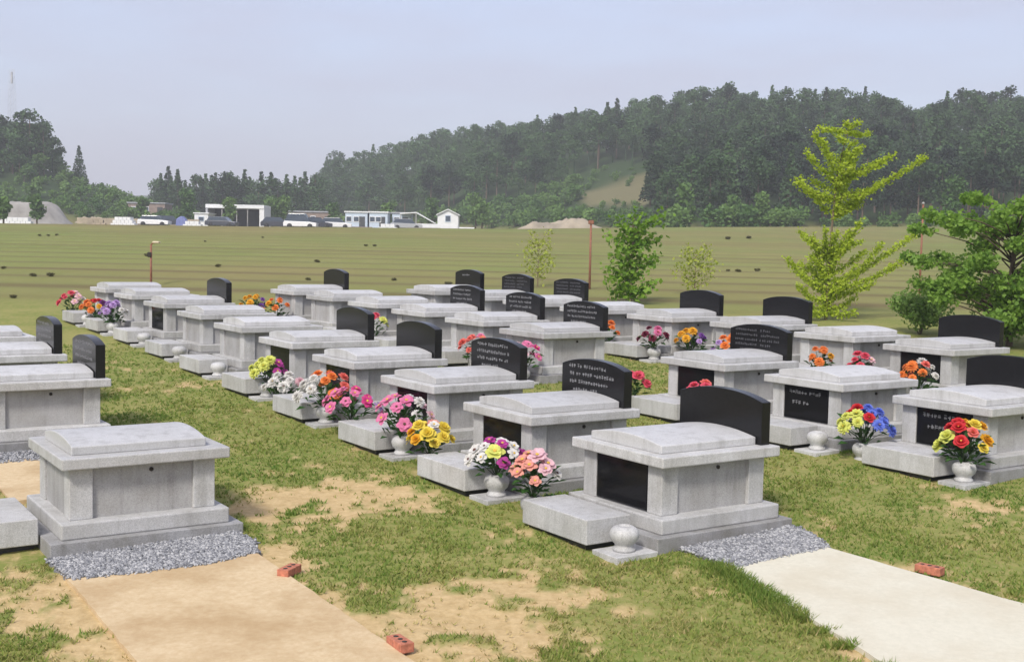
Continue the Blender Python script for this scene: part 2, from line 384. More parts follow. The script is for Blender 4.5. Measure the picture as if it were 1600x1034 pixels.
def slab(name, poly, h, mat, sub=.12, label=None, kind='structure', cat=None, rough=0, group=None):
    """a slab following the ground, with a real thickness"""
    bm = bmesh.new(); P = []
    for i in range(len(poly)):
        a, b = np.array(poly[i]), np.array(poly[(i+1) % len(poly)]); k = max(1, int(np.linalg.norm(b-a)/sub))
        for j in range(k): P.append(a+(b-a)*j/k)
    P = np.array(P); P = P+(NR.random(P.shape)-.5)*2*rough
    vs = [bm.verts.new((p[0], p[1], float(G(*p))+h)) for p in P]; lo = [bm.verts.new((p[0], p[1], float(G(*p))-.12)) for p in P]
    f = bm.faces.new(vs); n = len(vs)
    if f.normal.z < 0: f.normal_flip()
    for i in range(n): bm.faces.new((vs[i], lo[i], lo[(i+1) % n], vs[(i+1) % n]))
    bmesh.ops.triangulate(bm, faces=[f]); bmesh.ops.recalc_face_normals(bm, faces=bm.faces[:])
    me = bpy.data.meshes.new(name); bm.to_mesh(me); bm.free()
    o = link(name, me, None, [mat]); return tag(o, label, cat, group, kind)
def concrete(name, a, b, dirt, amt):
    m, t, p, o = newmat(name); n1 = noise(t, 1.6, 6, .65); n2 = noise(t, 22, 4, .7); n3 = noise(t, 120, 2, .7)
    c = mix(t, ramp(t, n2, [(.3, (0, 0, 0)), (.7, (1, 1, 1))]), a, b)
    c = mix(t, ramp(t, n1, [(.42, (0, 0, 0)), (.72, (amt, amt, amt))]), c, dirt)
    c = mix(t, ramp(t, n3, [(.60, (0, 0, 0)), (.75, (.35, .35, .35))]), c, tuple(x*.6 for x in a))
    t.links.new(c, p.inputs['Base Color']); p.inputs['Roughness'].default_value = .9; bump(t, p, n3, .2, .003); return m
M_PL_ = concrete('sandy concrete', (.50, .365, .205), (.60, .48, .30), (.37, .245, .115), .9)
M_PM_ = concrete('clean concrete', (.55, .525, .42), (.62, .59, .48), (.48, .42, .30), .6)
slab('concrete_slab', PAD_L, .020, M_PL_, label='sandy beige concrete slab in front of gravel beside the near left tomb', kind=None, cat='slab', rough=.006, group='concrete grave slabs')
slab('concrete_slab', PAD_M, .022, M_PM_, label='near-white concrete slab at lower right running to the picture edge', kind=None, cat='slab', rough=.008, group='concrete grave slabs')
slab('concrete_slab', PAD_L1, .020, M_PL_, label='sandy concrete slab behind the near left tomb at the left picture edge', kind=None, cat='slab', rough=.006, group='concrete grave slabs')
M_GB = plain('gravel bed', (.17, .17, .18), .95, .4, 60)
M_GV = plain('grey crushed stone', (.36, .365, .39), .85, .25, 40)
def gravel(poly, name, label, n):
    slab(name+'_bed', poly, .016, M_GB, kind='structure', rough=.018, sub=.05)
    xs = np.array(poly); lo, hi = xs.min(0), xs.max(0)
    p = lo+(hi-lo)*NR.random((n*3, 2)); ok = inside(poly, p[:, 0], p[:, 1])
    edge = dist_poly(poly, p[:, 0], p[:, 1]); ok &= (edge > .03*NR.random(len(p))); p = p[ok][:n]; p = p+NR.normal(0, .012, p.shape)
    b = bmesh.new(); bmesh.ops.create_icosphere(b, subdivisions=1, radius=1); V = np.array([v.co[:] for v in b.verts]); F = np.array([[v.index for v in f.verts] for f in b.faces]); b.free()
    k = len(p); s = (.006+.008*NR.random((k, 1, 1)))*(.6+.8*NR.random((k, 1, 3)))
    vv = V[None]*s*(.75+.5*NR.random((k, len(V), 1))); a = NR.random(k)*6.28
    x = vv[..., 0]*np.cos(a)[:, None]-vv[..., 1]*np.sin(a)[:, None]; y = vv[..., 0]*np.sin(a)[:, None]+vv[..., 1]*np.cos(a)[:, None]
    X = np.stack([x+p[:, 0:1], y+p[:, 1:2], vv[..., 2]*.8+(G(p[:, 0], p[:, 1])+.020+.008*NR.random(k))[:, None]], -1).reshape(-1, 3)
    Fc = (F[None]+(np.arange(k)*len(V))[:, None, None]).reshape(-1, 3)
    me = np_mesh(name, X, Fc); at_ = me.attributes.new('tone', 'FLOAT', 'POINT'); at_.data.foreach_set('value', np.repeat(NR.random(k), len(V)).astype(np.float32))
    return tag(link(name, me, None, [M_GVT]), label, 'gravel', None, 'stuff')
def gvt():
    m, t, p, o = newmat('grey gravel stones'); a = N(t, 'ShaderNodeAttribute', attribute_name='tone')
    t.links.new(ramp(t, a.outputs['Fac'], [(0, (.11, .115, .125)), (.5, (.24, .245, .26)), (1, (.44, .44, .44))]), p.inputs['Base Color']); p.inputs['Roughness'].default_value = .85; return m
M_GVT = gvt()
gravel(GR_L, 'gravel', 'grey crushed stone strip along the near left tomb', 9500)
gravel(GR_M, 'gravel', 'grey crushed stone strip between the near right tomb and the white slab', 8000)
gravel(GR_L1, 'gravel', 'grey crushed stone strip behind the near left tomb', 1800)

# ------------------------------------------------------------------ tombs
def part_meshes():
    D = {}
    D['plinth'] = MB().box(-.725, .725, -.67, .67, -.10, .074, .008).mesh('plinth')
    D['base_slab'] = MB().box(-.633, .633, -.6055, .6055, .074, .193, .012).mesh('base_slab')
    D['cap_slab'] = MB().box(-.622, .645, -.584, .584, .583, .668, .010).mesh('cap_slab')
    D['post'] = MB().box(-.085, .085, -.085, .085, .193, .583, .006).mesh('post')
    D['side_panel'] = MB().box(-.3815, .3815, -.02, .02, .193, .583).mesh('side_panel')
    D['end_panel'] = MB().box(-.02, .02, -.329, .329, .193, .583).mesh('end_panel')
    D['plaque'] = MB().box(-.012, .012, -.318, .318, .205, .572, .003).mesh('plaque')
    pts = [(-.448, .668), (.448, .668)]; n = 18
    for i in range(n+1):
        a = 1-2*i/n; pts.append((.448*a, .732+.046*(1-a*a)))
    D['lid'] = MB().prism(pts, 'x', -.522, .497, .007).mesh('lid')
    pts = [(-.5, .668), (.5, .668)]
    for i in range(n+1):
        a = 1-2*i/n; pts.append((.5*a, 1.02+.072*(1-abs(a)**2.3)))
    D['headstone'] = MB().prism(pts, 'x', .505, .605, .005).mesh('headstone')
    b = MB(); b.lathe([(0, 0), (.016, 0), (.016, .012), (0, .012)], 10); D['vent_hole'] = b.mesh('vent_hole'); D['vent_hole'].transform(Matrix.Translation((.06, -.0205, .525)) @ Matrix.Rotation(math.pi/2, 4, 'X'))
    mats = dict(plinth=M_PL, base_slab=M_ST, cap_slab=M_ST, post=M_ST, side_panel=M_SD, end_panel=M_SD, plaque=M_PQ, lid=M_LID, vent_hole=M_HOLE)
    for k, m in mats.items(): D[k].materials.append(m)
    D['headstone'].materials.append(M_BK)
    return D
PM = part_meshes()
def inscription(parent, mat, x, y0, y1, z0, z1, lines, seed, two=False, big=1.0):
    """rows of small engraved strokes: the weathered lettering is too small to read; text runs along -y"""
    r = random.Random(seed); lh = (z1-z0)/lines; ch = lh*.5*big; cw = ch*.92; sw = ch*.11
    for L in range(lines):
        V = []; F = []
        def q(ya, yb, za, zb):
            k = len(V); V.extend([(x, ya, za), (x, yb, za), (x, yb, zb), (x, ya, zb)]); F.append((k, k+1, k+2, k+3))
        zt = z1-L*lh; a = y1-r.uniform(0, .06)*(y1-y0); e = y0+r.uniform(0, .22)*(y1-y0)
        if L == lines-1: a -= (y1-y0)*.12; e += (y1-y0)*.18
        y = a; cnt = 0
        while y-cw > e:
            if two and abs(y-(y0+y1)/2) < cw*.8: y -= cw; continue
            if r.random() < .14 and cnt > 1: y -= cw*.7; cnt = 0; continue
            cnt += 1; q(y, y-cw*.85, zt-ch*.5-sw, zt-ch*.5)
            for k in range(r.choice((3, 4, 4))):
                if r.random() < .55:
                    za = zt-ch*r.random()*.85; q(y, y-cw*.8, za-sw, za)
                else:
                    ya = y-cw*.7*r.random(); q(ya, ya-sw, zt-ch, zt-ch*r.random()*.3)
            y -= cw*1.12
        me = bpy.data.meshes.new('text_line'); me.from_pydata(V, [], F); me.update(); link('text_line', me, parent, [mat])

ORD = ['nearest', 'second', 'third', 'fourth', 'fifth', 'sixth', 'seventh', 'eighth', 'ninth', 'farthest']
ROWN = dict(L='left row', M='middle row', R='right row', B='back row')
ROWLEN = dict(L=4, M=10, R=9, B=8)
def nth(key):
    r, i = key[0], int(key[1:]); n = ROWLEN[r]
    return 'farthest' if i == n-1 else ORD[i]
HEADTXT = {None: 'no headstone', 'blank': 'plain black headstone', 'text': 'lettered black headstone', 'grey': 'black headstone engraved in grey', 'line': 'black headstone with one white line'}
FULL = {'L0': 'large grey granite tomb without headstone at lower left, gravel along its side',
        'M0': 'large grey granite tomb with glossy blank black plaque beside gravel and white slab'}
for key, xy, head, plq in TOMBS:
    r = random.Random(key); t = empty('family_tomb', (xy[0], xy[1], tz(key)), YAW+r.uniform(-.008, .008))
    tag(t, FULL.get(key, 'grey granite tomb with %s, %s in the %s' % (HEADTXT[head], nth(key), ROWN[key[0]])), 'tomb', 'grey granite family tombs in rows')
    for n in ('plinth', 'base_slab', 'cap_slab', 'lid'): link(n, PM[n], t)
    for sx in (-1, 1):
        for sy in (-1, 1): link('post', PM['post'], t, loc=(sx*.4665, sy*.4145, 0))
    for sy in (-1, 1):
        s = link('side_panel', PM['side_panel'], t, loc=(0, sy*.448, 0), rz=0 if sy < 0 else math.pi)
        link('vent_hole', PM['vent_hole'], s)
    link('end_panel', PM['end_panel'], t, loc=(.5115, 0, 0))
    if plq == 'grey': link('end_panel', PM['end_panel'], t, loc=(-.5115, 0, 0))
    else:
        link('end_panel', PM['end_panel'], t, loc=(-.5045, 0, 0))
        pk = link('plaque', PM['plaque'], t, loc=(-.5375, 0, 0)); pk['label'] = 'glossy black stone plaque on tomb front'
        if plq == 'text': inscription(pk, M_TX, -.0135, -.27, .27, .30, .53, 2, key+'p', big=.75)
    if head:
        h = link('headstone', PM['headstone'], t); h['label'] = HEADTXT[head]+' with curved top'
        if head == 'text': inscription(h, M_TX, .503, -.40, .40, .72, 1.03, 4, key)
        if head == 'grey': inscription(h, M_TG, .503, -.42, .42, .72, 1.03, 5, key, True)
        if head == 'line': inscription(h, M_TX, .503, -.28, .28, .92, 1.0, 1, key)

# altar slabs and vases in front of the tombs
A_SLAB = MB().box(-.215, .215, -.43, .43, .030, .225, .008).mesh('slab'); A_SLAB.materials.append(M_ST)
A_SUP = MB().box(-.16, .2, -.36, .36, -.08, .030).mesh('support'); A_SUP.materials.append(M_SHD)
V_PLATE = MB().box(-.19, .21, -.15, .15, -.08, .012, .005).mesh('foot_plate'); V_PLATE.materials.append(M_ST)
V_BOWL = MB().lathe([(0, .012), (.086, .012), (.088, .034), (.072, .050), (.074, .066), (.102, .094), (.112, .126), (.113, .150), (.100, .178), (.076, .196), (.056, .203), (.048, .203), (.044, .190), (0, .185)], 24).mesh('bowl'); V_BOWL.materials.append(M_ST)
ALTAR = [k for k in TXY if k not in ('L1', 'L2', 'L3')]
NEARV = -.53; FARV = .67
def vase(key, side, note):
    lx, ly = (-1.27 if key in ('B0', 'B1', 'B2') and side == 'n' else -.94), (NEARV if side == 'n' else FARV)
    x, y = loc_of(key, lx, ly); t = empty('stone_vase', (x, y, tz(key)-.028), YAW)
    link('foot_plate', V_PLATE, t); link('bowl', V_BOWL, t)
    tag(t, 'grey stone vase %s, %s front corner, %s tomb of %s' % (note, 'near' if side == 'n' else 'far', nth(key), ROWN[key[0]]), 'vase', 'grey stone vases before the tombs')
    return Vector((x, y, tz(key)-.028+.195))
for key in ALTAR:
    x, y = loc_of(key, -.955, .07); t = empty('altar_slab', (x, y, tz(key)-.02), YAW)
    link('slab', A_SLAB, t); link('support', A_SUP, t)
    tag(t, 'low grey granite altar slab in front of the %s tomb of the %s' % (nth(key), ROWN[key[0]]), 'altar slab', 'low altar slabs before the tombs')

# ------------------------------------------------------------------ flowers
PAL = dict(pink=(.80, .22, .42), hot=(.75, .06, .28), peach=(.85, .38, .30), white=(.82, .80, .76), yellow=(.87, .70, .09), lemon=(.75, .78, .18), orange=(.88, .26, .05),
           red=(.68, .03, .04), purple=(.18, .03, .22), magenta=(.50, .05, .32), lilac=(.58, .38, .72), blue=(.17, .25, .78), coral=(.85, .20, .16), rose=(.78, .10, .16), maroon=(.20, .015, .05), gold=(.85, .45, .02), violet=(.25, .08, .42), pale=(.85, .55, .60))
PM_ = {}
def petal_mat(c):
    if c not in PM_:
        d = PAL[c]; m, t, p, o = newmat('petals '+c); n = noise(t, 40, 3, .6)
        cc = ramp(t, n, [(.3, tuple(v*.72 for v in d)), (.7, d)]); t.links.new(cc, p.inputs['Base Color']); p.inputs['Roughness'].default_value = .7
        tr = t.nodes.new('ShaderNodeBsdfTranslucent'); mx = t.nodes.new('ShaderNodeMixShader'); mx.inputs[0].default_value = .3
        t.links.new(cc, tr.inputs[0]); t.links.new(p.outputs[0], mx.inputs[1]); t.links.new(tr.outputs[0], mx.inputs[2]); t.links.new(mx.outputs[0], o.inputs[0])
        PM_[c] = m
    return PM_[c]
M_CEN = plain('flower heart', (.55, .36, .05), .8, .3, 60); M_CDK = plain('dark flower heart', (.10, .04, .03), .8, .3, 60)
FM = {}
def flower_mesh(kind, c, var):
    k = (kind, c, var)
    if k in FM: return FM[k]
    r = random.Random(str(k)); V = []; F = []; MI = []
    def petal(az, el, L, wd, z0, curl):
        d = Vector((math.cos(az)*math.cos(el), math.sin(az)*math.cos(el), math.sin(el))); s = Vector((-math.sin(az), math.cos(az), 0)); up = d.cross(s)*-1
        i = len(V); o = Vector((0, 0, z0))
        rows = [(0, .15), (.35, .8), (.7, 1.0), (1, .35)]
        for t_, w_ in rows:
            c_ = o+d*L*t_+Vector((0, 0, -curl*L*t_*t_)); V.extend([c_-s*wd*w_, c_+up*wd*.12*w_, c_+s*wd*w_])
        for a in range(3):
            for b in range(2):
                j = i+a*3+b; F.append((j, j+1, j+4, j+3)); MI.append(0)
    if kind == 'open':
        n = r.choice((5, 6, 6)); 
        for q in range(n): petal(q*6.283/n+r.uniform(-.15, .15), r.uniform(.15, .5), .062, .024, 0, .35)
        for q in range(n): petal((q+.5)*6.283/n+r.uniform(-.2, .2), r.uniform(.5, .85), .05, .02, .004, .3)
        cz, cr = .014, .012
    elif kind == 'mum':
        for lay, (n, e, L) in enumerate(((12, -.15, .056), (12, .2, .056), (10, .55, .052), (7, .95, .045), (4, 1.3, .04))):
            for q in range(n): petal(q*6.283/n+lay*.3+r.uniform(-.15, .15), e+r.uniform(-.12, .12), L, .0125, 0, .25)
        cz, cr = .012, .01
    else:
        for lay, (n, e, L) in enumerate(((5, .15, .058), (5, .6, .052), (4, 1.0, .046), (3, 1.3, .04))):
            for q in range(n): petal(q*6.283/n+lay*.5+r.uniform(-.2, .2), e+r.uniform(-.1, .1), L, .03-.004*lay, 0, .2)
        cz, cr = .01, .008
    i = len(V)
    for a in range(6): V.append(Vector((cr*math.cos(a*1.047), cr*math.sin(a*1.047), cz)))
    V.append(Vector((0, 0, cz+cr*.7)))
    for a in range(6): F.append((i+a, i+(a+1) % 6, i+6)); MI.append(1)
    me = bpy.data.meshes.new('flower'); me.from_pydata(V, [], F); me.polygons.foreach_set('material_index', MI); me.update()
    for p_ in me.polygons: p_.use_smooth = True
    me.materials.append(petal_mat(c)); me.materials.append(M_CDK if c in ('white', 'pink') and var % 2 else M_CEN); FM[k] = me; return me
M_LF = leafmat('bouquet leaf', (.012, .05, .012), (.06, .15, .03), .25, sc=25)
def bouquet(pos, flowers, label, w_=.22, h_=.30, seed=0, leafy=1.0, lean=(0, 0)):
    """flowers: list of (colour, kind, count); heads sit on a dome above the vase mouth"""
    r = random.Random('b%s' % seed); t = empty('flower_bouquet', pos, r.uniform(0, 6.28) if False else 0)
    tag(t, label, 'flowers', 'bouquets in the stone vases')
    heads = []; flowers = [(c, k, max(1, int(round(m*1.2)))) for c, k, m in flowers]; n = sum(c for _, _, c in flowers); seq = []
    for ci, (c, k, m) in enumerate(flowers): seq += [(c, k, ci)]*m
    th0 = r.uniform(0, .6)
    pts = []
    for i in range(n):
        f = (i+.5)/n; rad = w_*math.sqrt(f); a = i*2.39996+th0
        pts.append(Vector((rad*math.cos(a), rad*math.sin(a)*.8, h_*(1-.62*f**1.3)+r.uniform(-.02, .03))))
    pts.sort(key=lambda p: p.x+.35*p.y)       # colours group side by side like florist's bunches
    st = MB(); w_ *= .92
    for (c, k, ci), p in zip(seq, pts):
        p = p+Vector((lean[0]*p.z, lean[1]*p.z, 0)); d = Vector((p.x, p.y-.10, .12+p.z*.5)).normalized()
        o = link('flower', flower_mesh(k, c, r.randrange(3)), t, loc=p); o.rotation_euler = d.to_track_quat('Z', 'Y').to_euler(); s = r.uniform(.95, 1.6)*.95; o.scale = (s, s, s)
        st.tube([(0, 0, -.02), (p.x*.4, p.y*.4, p.z*.5), tuple(p)], [.004, .0035, .003], 4)
    st.build('stems', M_STEM, t)
    V = []; F = []
    for i in range(int(46*leafy)):
        a = r.uniform(0, 6.283); e = r.uniform(.1, 1.25); L = r.uniform(.09, .17); b = Vector((math.cos(a), math.sin(a), 0))*r.uniform(.0, w_*.75); b.z = r.uniform(.0, h_*.62)
        d = Vector((math.cos(a)*math.cos(e), math.sin(a)*math.cos(e), math.sin(e))); s = Vector((-math.sin(a), math.cos(a), r.uniform(-.4, .4)))*L*.22; k = len(V)
        b = b+Vector((lean[0]*b.z, lean[1]*b.z, 0)); V += [b, b+d*L*.5+s, b+d*L+Vector((0, 0, -.04)), b+d*L*.5-s]; F.append((k, k+1, k+2, k+3))
    me = bpy.data.meshes.new('leaves'); me.from_pydata(V, [], F); me.update(); link('leaves', me, t, [M_LF])
    return t
def fl(key, side, flowers, what, **k):
    p = vase(key, side, 'holding '+what.split(' bouquet')[0].split(' and ')[0]+' flowers')
    b = bouquet(p, flowers, '%s, vase at %s front of %s tomb, %s' % (what, 'near' if side == 'n' else 'far', nth(key), ROWN[key[0]]), seed=key+side, **k)
    return b
fl('M0', 'f', [('peach', 'open', 6), ('pale', 'open', 6), ('white', 'open', 2)], 'leafy pale pink bouquet', w_=.20, h_=.36, leafy=1.6)
fl('M1', 'n', [('white', 'open', 4), ('lemon', 'open', 1), ('magenta', 'open', 4), ('white', 'open', 3), ('magenta', 'open', 3)], 'white and purple bouquet', w_=.27, h_=.30)
fl('M1', 'f', [('gold', 'rose', 2), ('yellow', 'rose', 5), ('white', 'open', 2), ('peach', 'rose', 2), ('yellow', 'rose', 4)], 'yellow and peach bouquet', w_=.24, h_=.30)
fl('M2', 'n', [('pink', 'open', 8), ('white', 'mum', 3), ('pale', 'open', 2)], 'pink and white bouquet', w_=.31, h_=.40, leafy=1.4)
fl('M2', 'f', [('pink', 'open', 7), ('hot', 'open', 4), ('lilac', 'open', 2)], 'bright pink lily bouquet', w_=.33, h_=.34, leafy=1.2)
fl('M3', 'n', [('white', 'mum', 4), ('orange', 'rose', 6), ('coral', 'rose', 3), ('white', 'open', 2)], 'orange and coral bouquet', w_=.36, h_=.38)
fl('M3', 'f', [('white', 'mum', 7), ('pale', 'mum', 2)], 'white chrysanthemum bouquet', w_=.26, h_=.24)
fl('M4', 'n', [('lemon', 'mum', 8), ('magenta', 'open', 3)], 'lemon and magenta bouquet', w_=.24, h_=.30)
fl('M8', 'f', [('orange', 'mum', 5), ('red', 'rose', 3), ('gold', 'mum', 2), ('purple', 'mum', 4)], 'orange and dark purple bouquet', w_=.32, h_=.36)
fl('M8', 'n', [('lilac', 'mum', 7), ('white', 'mum', 2)], 'lilac chrysanthemum bouquet', w_=.26, h_=.36)
fl('M9', 'f', [('rose', 'rose', 6), ('pale', 'open', 4), ('white', 'open', 2)], 'red and white bouquet', w_=.28, h_=.38)
fl('R8', 'f', [('gold', 'mum', 6), ('violet', 'mum', 3)], 'golden bouquet with violet blooms', w_=.28, h_=.36)
fl('R8', 'n', [('gold', 'mum', 2), ('orange', 'rose', 7)], 'orange rose bouquet', w_=.28, h_=.36)
fl('R5', 'f', [('rose', 'rose', 7), ('lemon', 'open', 2)], 'red rose bouquet with pale leaves', w_=.30, h_=.40, leafy=1.3)
fl('R3', 'f', [('coral', 'rose', 5), ('coral', 'open', 3), ('pink', 'open', 3), ('white', 'mum', 2)], 'coral pink and white bouquet', w_=.30, h_=.38, leafy=1.3)
fl('R3', 'n', [('pale', 'open', 4), ('pink', 'open', 4), ('hot', 'open', 2)], 'pink and crimson bouquet', w_=.28, h_=.36)
fl('R2', 'f', [('rose', 'rose', 6)], 'small rose red bouquet', w_=.17, h_=.30)
fl('R2', 'n', [('rose', 'rose', 4), ('coral', 'rose', 2), ('lemon', 'open', 1)], 'red and peach bouquet', w_=.22, h_=.30)
fl('R0', 'f', [('lemon', 'mum', 4), ('red', 'rose', 4), ('blue', 'mum', 8)], 'yellow, red and blue bouquet', w_=.29, h_=.36)
fl('R0', 'n', [('lemon', 'rose', 2), ('red', 'rose', 3), ('coral', 'rose', 2), ('yellow', 'rose', 2), ('gold', 'rose', 5)], 'red and golden yellow bouquet', w_=.25, h_=.38, leafy=1.6)
fl('B0', 'f', [('rose', 'rose', 6), ('pale', 'open', 3)], 'crimson bouquet edged in pale pink', w_=.18, h_=.34)
fl('B0', 'n', [('orange', 'mum', 5), ('coral', 'rose', 2), ('white', 'mum', 4)], 'orange and white bouquet', w_=.26, h_=.36)
fl('B1', 'n', [('orange', 'mum', 5), ('gold', 'mum', 2), ('orange', 'rose', 1)], 'orange chrysanthemum bouquet', w_=.19, h_=.36)
fl('B2', 'n', [('lilac', 'mum', 2), ('orange', 'rose', 7)], 'orange bouquet with lilac sprig', w_=.24, h_=.34)
fl('B2', 'f', [('gold', 'mum', 5), ('lilac', 'mum', 2), ('violet', 'mum', 3)], 'gold and violet bouquet', w_=.28, h_=.36, leafy=1.5)
fl('B3', 'n', [('maroon', 'rose', 3), ('pink', 'mum', 3), ('maroon', 'rose', 2)], 'pink and maroon bouquet', w_=.26, h_=.32)
fl('B3', 'f', [('orange', 'rose', 6)], 'small orange bouquet', w_=.18, h_=.34)
fl('B7', 'n', [('coral', 'rose', 4), ('pale', 'open', 3)], 'coral pink bouquet', w_=.24, h_=.34)
for key, side in (('M0', 'n'), ('M4', 'f'), ('M5', 'n'), ('M5', 'f'), ('M6', 'n'), ('M6', 'f'), ('M7', 'n'), ('M7', 'f'), ('M9', 'n'), ('R1', 'n'), ('L0', 'f')): vase(key, side, 'without flowers')

# red bricks at the slab edges
M_BR = plain('red brick', (.42, .15, .09), .95, .4, 28, bmp=.4)
BRK = None
for (px, py, rz, lab) in ((452, 899, 1.25, 'red brick on the soil by the upper edge of the sandy slab'), (625, 1018, -1.0, 'red brick at the bottom edge of the picture beside the sandy slab'), (1452, 899, YAW-1.35, 'red brick with three holes beside the white concrete slab')):
    p = at(px, py); t = empty('brick', (p.x, p.y, p.z+.005), rz); tag(t, lab, 'brick', 'loose red bricks')
    if BRK is None:
        BRK = MB().box(-.095, .095, -.045, .045, 0, .057, .004).mesh('body'); BRK.materials.append(M_BR)
        b = MB()
        for k in (-1, 0, 1): b.lathe([(0, .0575), (.016, .0575), (.016, .0585), (0, .0585)], 12, (k*.055, 0, 0))
        BRH = b.mesh('holes'); BRH.materials.append(M_HOLE)
    link('body', BRK, t); link('holes', BRH, t)

# ------------------------------------------------------------------ grass
def build_grass():
    n = 150000; az = np.radians(NR.uniform(-29, 29, n)); r = np.exp(NR.uniform(math.log(5.0), math.log(21), n))
    x = r*np.sin(az); y = r*np.cos(az); b = bare_mask(x, y)
    cl = fbm(x*3.2, y*3.2, 3, 31)
    ok = (NR.random(n) > b*.93) & (NR.random(n) < .25+1.5*np.clip(cl-.25, 0, 1))
    for p in (PAD_L, PAD_M, PAD_L1, GR_L, GR_M, GR_L1): ok &= ~inside(p, x, y)
    for k, p in TXY.items():
        u = (x-p[0])*C_+(y-p[1])*S_; v = -(x-p[0])*S_+(y-p[1])*C_; ok &= ~((np.abs(u) < .73) & (np.abs(v) < .675))
        if k in ALTAR: ok &= ~((u > -1.17) & (u < -.7) & (v > -.68) & (v < .82))
    x, y, b, r = x[ok], y[ok], b[ok], r[ok]
    # thicker green tufts overhanging the left edge of the white slab
    a0, a1 = np.array(PAD_M[0]), np.array(PAD_M[5]); m = 3000; tt = NR.random(m)*1.25; e = a0+(a1-a0)*tt[:, None]
    nrm = np.array([-(a1-a0)[1], (a1-a0)[0]])/np.linalg.norm(a1-a0); cen = np.array(PAD_M).mean(0)
    if nrm@(cen-a0) > 0: nrm = -nrm
    keep = fbm(tt*9, tt*0, 3, 41) > .46
    e = (e+nrm*(np.abs(NR.normal(0, .10, (m, 1)))-.03))[keep]
    # green fringe round the tomb bases
    fr = []
    for k, p in TXY.items():
        q = np.array([(.75, s) for s in np.linspace(-.7, .7, 60)]+[(s, -.70) for s in np.linspace(-.75, .8, 60)] if k not in ('L0', 'M0', 'L1') else [(.76, s) for s in np.linspace(-.7, .7, 60)])
        q = np.repeat(q, 5, 0)+NR.normal(0, .025, (len(q)*5, 2)); q[:, 0] += .0
        fr.append(np.stack([p[0]+q[:, 0]*C_-q[:, 1]*S_, p[1]+q[:, 0]*S_+q[:, 1]*C_], 1))
    fr = np.concatenate(fr); fr = fr[fbm(fr[:, 0]*4, fr[:, 1]*4, 2, 77) > .40]
    tall = np.concatenate([np.zeros(len(x)), np.ones(len(e)), np.full(len(fr), .35)])
    x = np.concatenate([x, e[:, 0], fr[:, 0]]); y = np.concatenate([y, e[:, 1], fr[:, 1]]); b = np.concatenate([b, np.zeros(len(e)+len(fr))]); r = np.hypot(x, y)
    k = len(x); J = 3                                    # blades per tuft
    X = np.repeat(x, J)+NR.normal(0, .012, k*J); Y = np.repeat(y, J)+NR.normal(0, .012, k*J); bb = np.repeat(b, J); tl = np.repeat(tall, J); rr = np.repeat(r, J)
    Z = G(X, Y)-.006; a = NR.random(k*J)*6.283; h = (.018+.028*NR.random(k*J))*(1-.4*bb)*(1+.5*tl); wd = (.0032+.0009*rr*.5)*(.7+.6*NR.random(k*J))
    ln = h*NR.uniform(.3, 1.3, k*J); la = NR.random(k*J)*6.283
    p0 = np.stack([X-np.cos(a)*wd, Y-np.sin(a)*wd, Z], 1); p1 = np.stack([X+np.cos(a)*wd, Y+np.sin(a)*wd, Z], 1)
    p2 = np.stack([X+ln*np.cos(la), Y+ln*np.sin(la), Z+h], 1)
    V = np.stack([p0, p1, p2], 1).reshape(-1, 3); F = np.arange(len(V)).reshape(-1, 3)
    me = np_mesh('grass', V, F)
    dry = np.clip(.55*fbm(X*1.1+9, Y*1.1, 3, 51)*1.6-.15+.5*bb+NR.normal(0, .18, k*J)-.12*tl, 0, 1)
    at_ = me.attributes.new('tone', 'FLOAT', 'POINT'); at_.data.foreach_set('value', np.repeat(dry, 3).astype(np.float32))
    m, t, p, o = newmat('grass blades'); a_ = N(t, 'ShaderNodeAttribute', attribute_name='tone')
    c = ramp(t, a_.outputs['Fac'], [(0, (.125, .215, .034)), (.35, (.23, .275, .058)), (.7, (.35, .315, .115)), (1, (.52, .42, .21))])
    t.links.new(c, p.inputs['Base Color']); p.inputs['Roughness'].default_value = .7; p.inputs['Specular IOR Level'].default_value = .2
    tr = t.nodes.new('ShaderNodeBsdfTranslucent'); mx = t.nodes.new('ShaderNodeMixShader'); mx.inputs[0].default_value = .3
    t.links.new(c, tr.inputs[0]); t.links.new(p.outputs[0], mx.inputs[1]); t.links.new(tr.outputs[0], mx.inputs[2]); t.links.new(mx.outputs[0], o.inputs[0])
    tag(link('grass', me, None, [m]), 'patchy short green and straw coloured grass between the tombs', 'grass', None, 'stuff')
build_grass()

# ------------------------------------------------------------------ leaves and trees
def leaf_quads(C, size, flat=.0, aspect=1.6, outward=None):
    """C (n,3) centres -> rhombus leaves with random tilt"""
    n = len(C); d = NR.normal(0, 1, (n, 3)); d[:, 2] *= (1-flat)
    if outward is not None: d = d*.7+outward
    d /= np.linalg.norm(d, axis=1)[:, None]+1e-9
    up = NR.normal(0, 1, (n, 3)); up[:, 2] += 1.5*flat; s = np.cross(d, up); s /= np.linalg.norm(s, axis=1)[:, None]+1e-9
    L = (size*(.6+.8*NR.random(n)))[:, None] if np.ndim(size) == 0 else (size*(.6+.8*NR.random(n)))[:, None]
    V = np.stack([C-d*L*.5, C+s*L*.5/aspect, C+d*L*.5, C-s*L*.5/aspect], 1).reshape(-1, 3)
    return V, np.arange(len(V)).reshape(-1, 4)
def shell(n, c, rad, power=.45):
    d = NR.normal(0, 1, (n, 3)); d /= np.linalg.norm(d, axis=1)[:, None]
    return np.array(c)+d*np.array(rad)*(NR.random((n, 1))**power), d

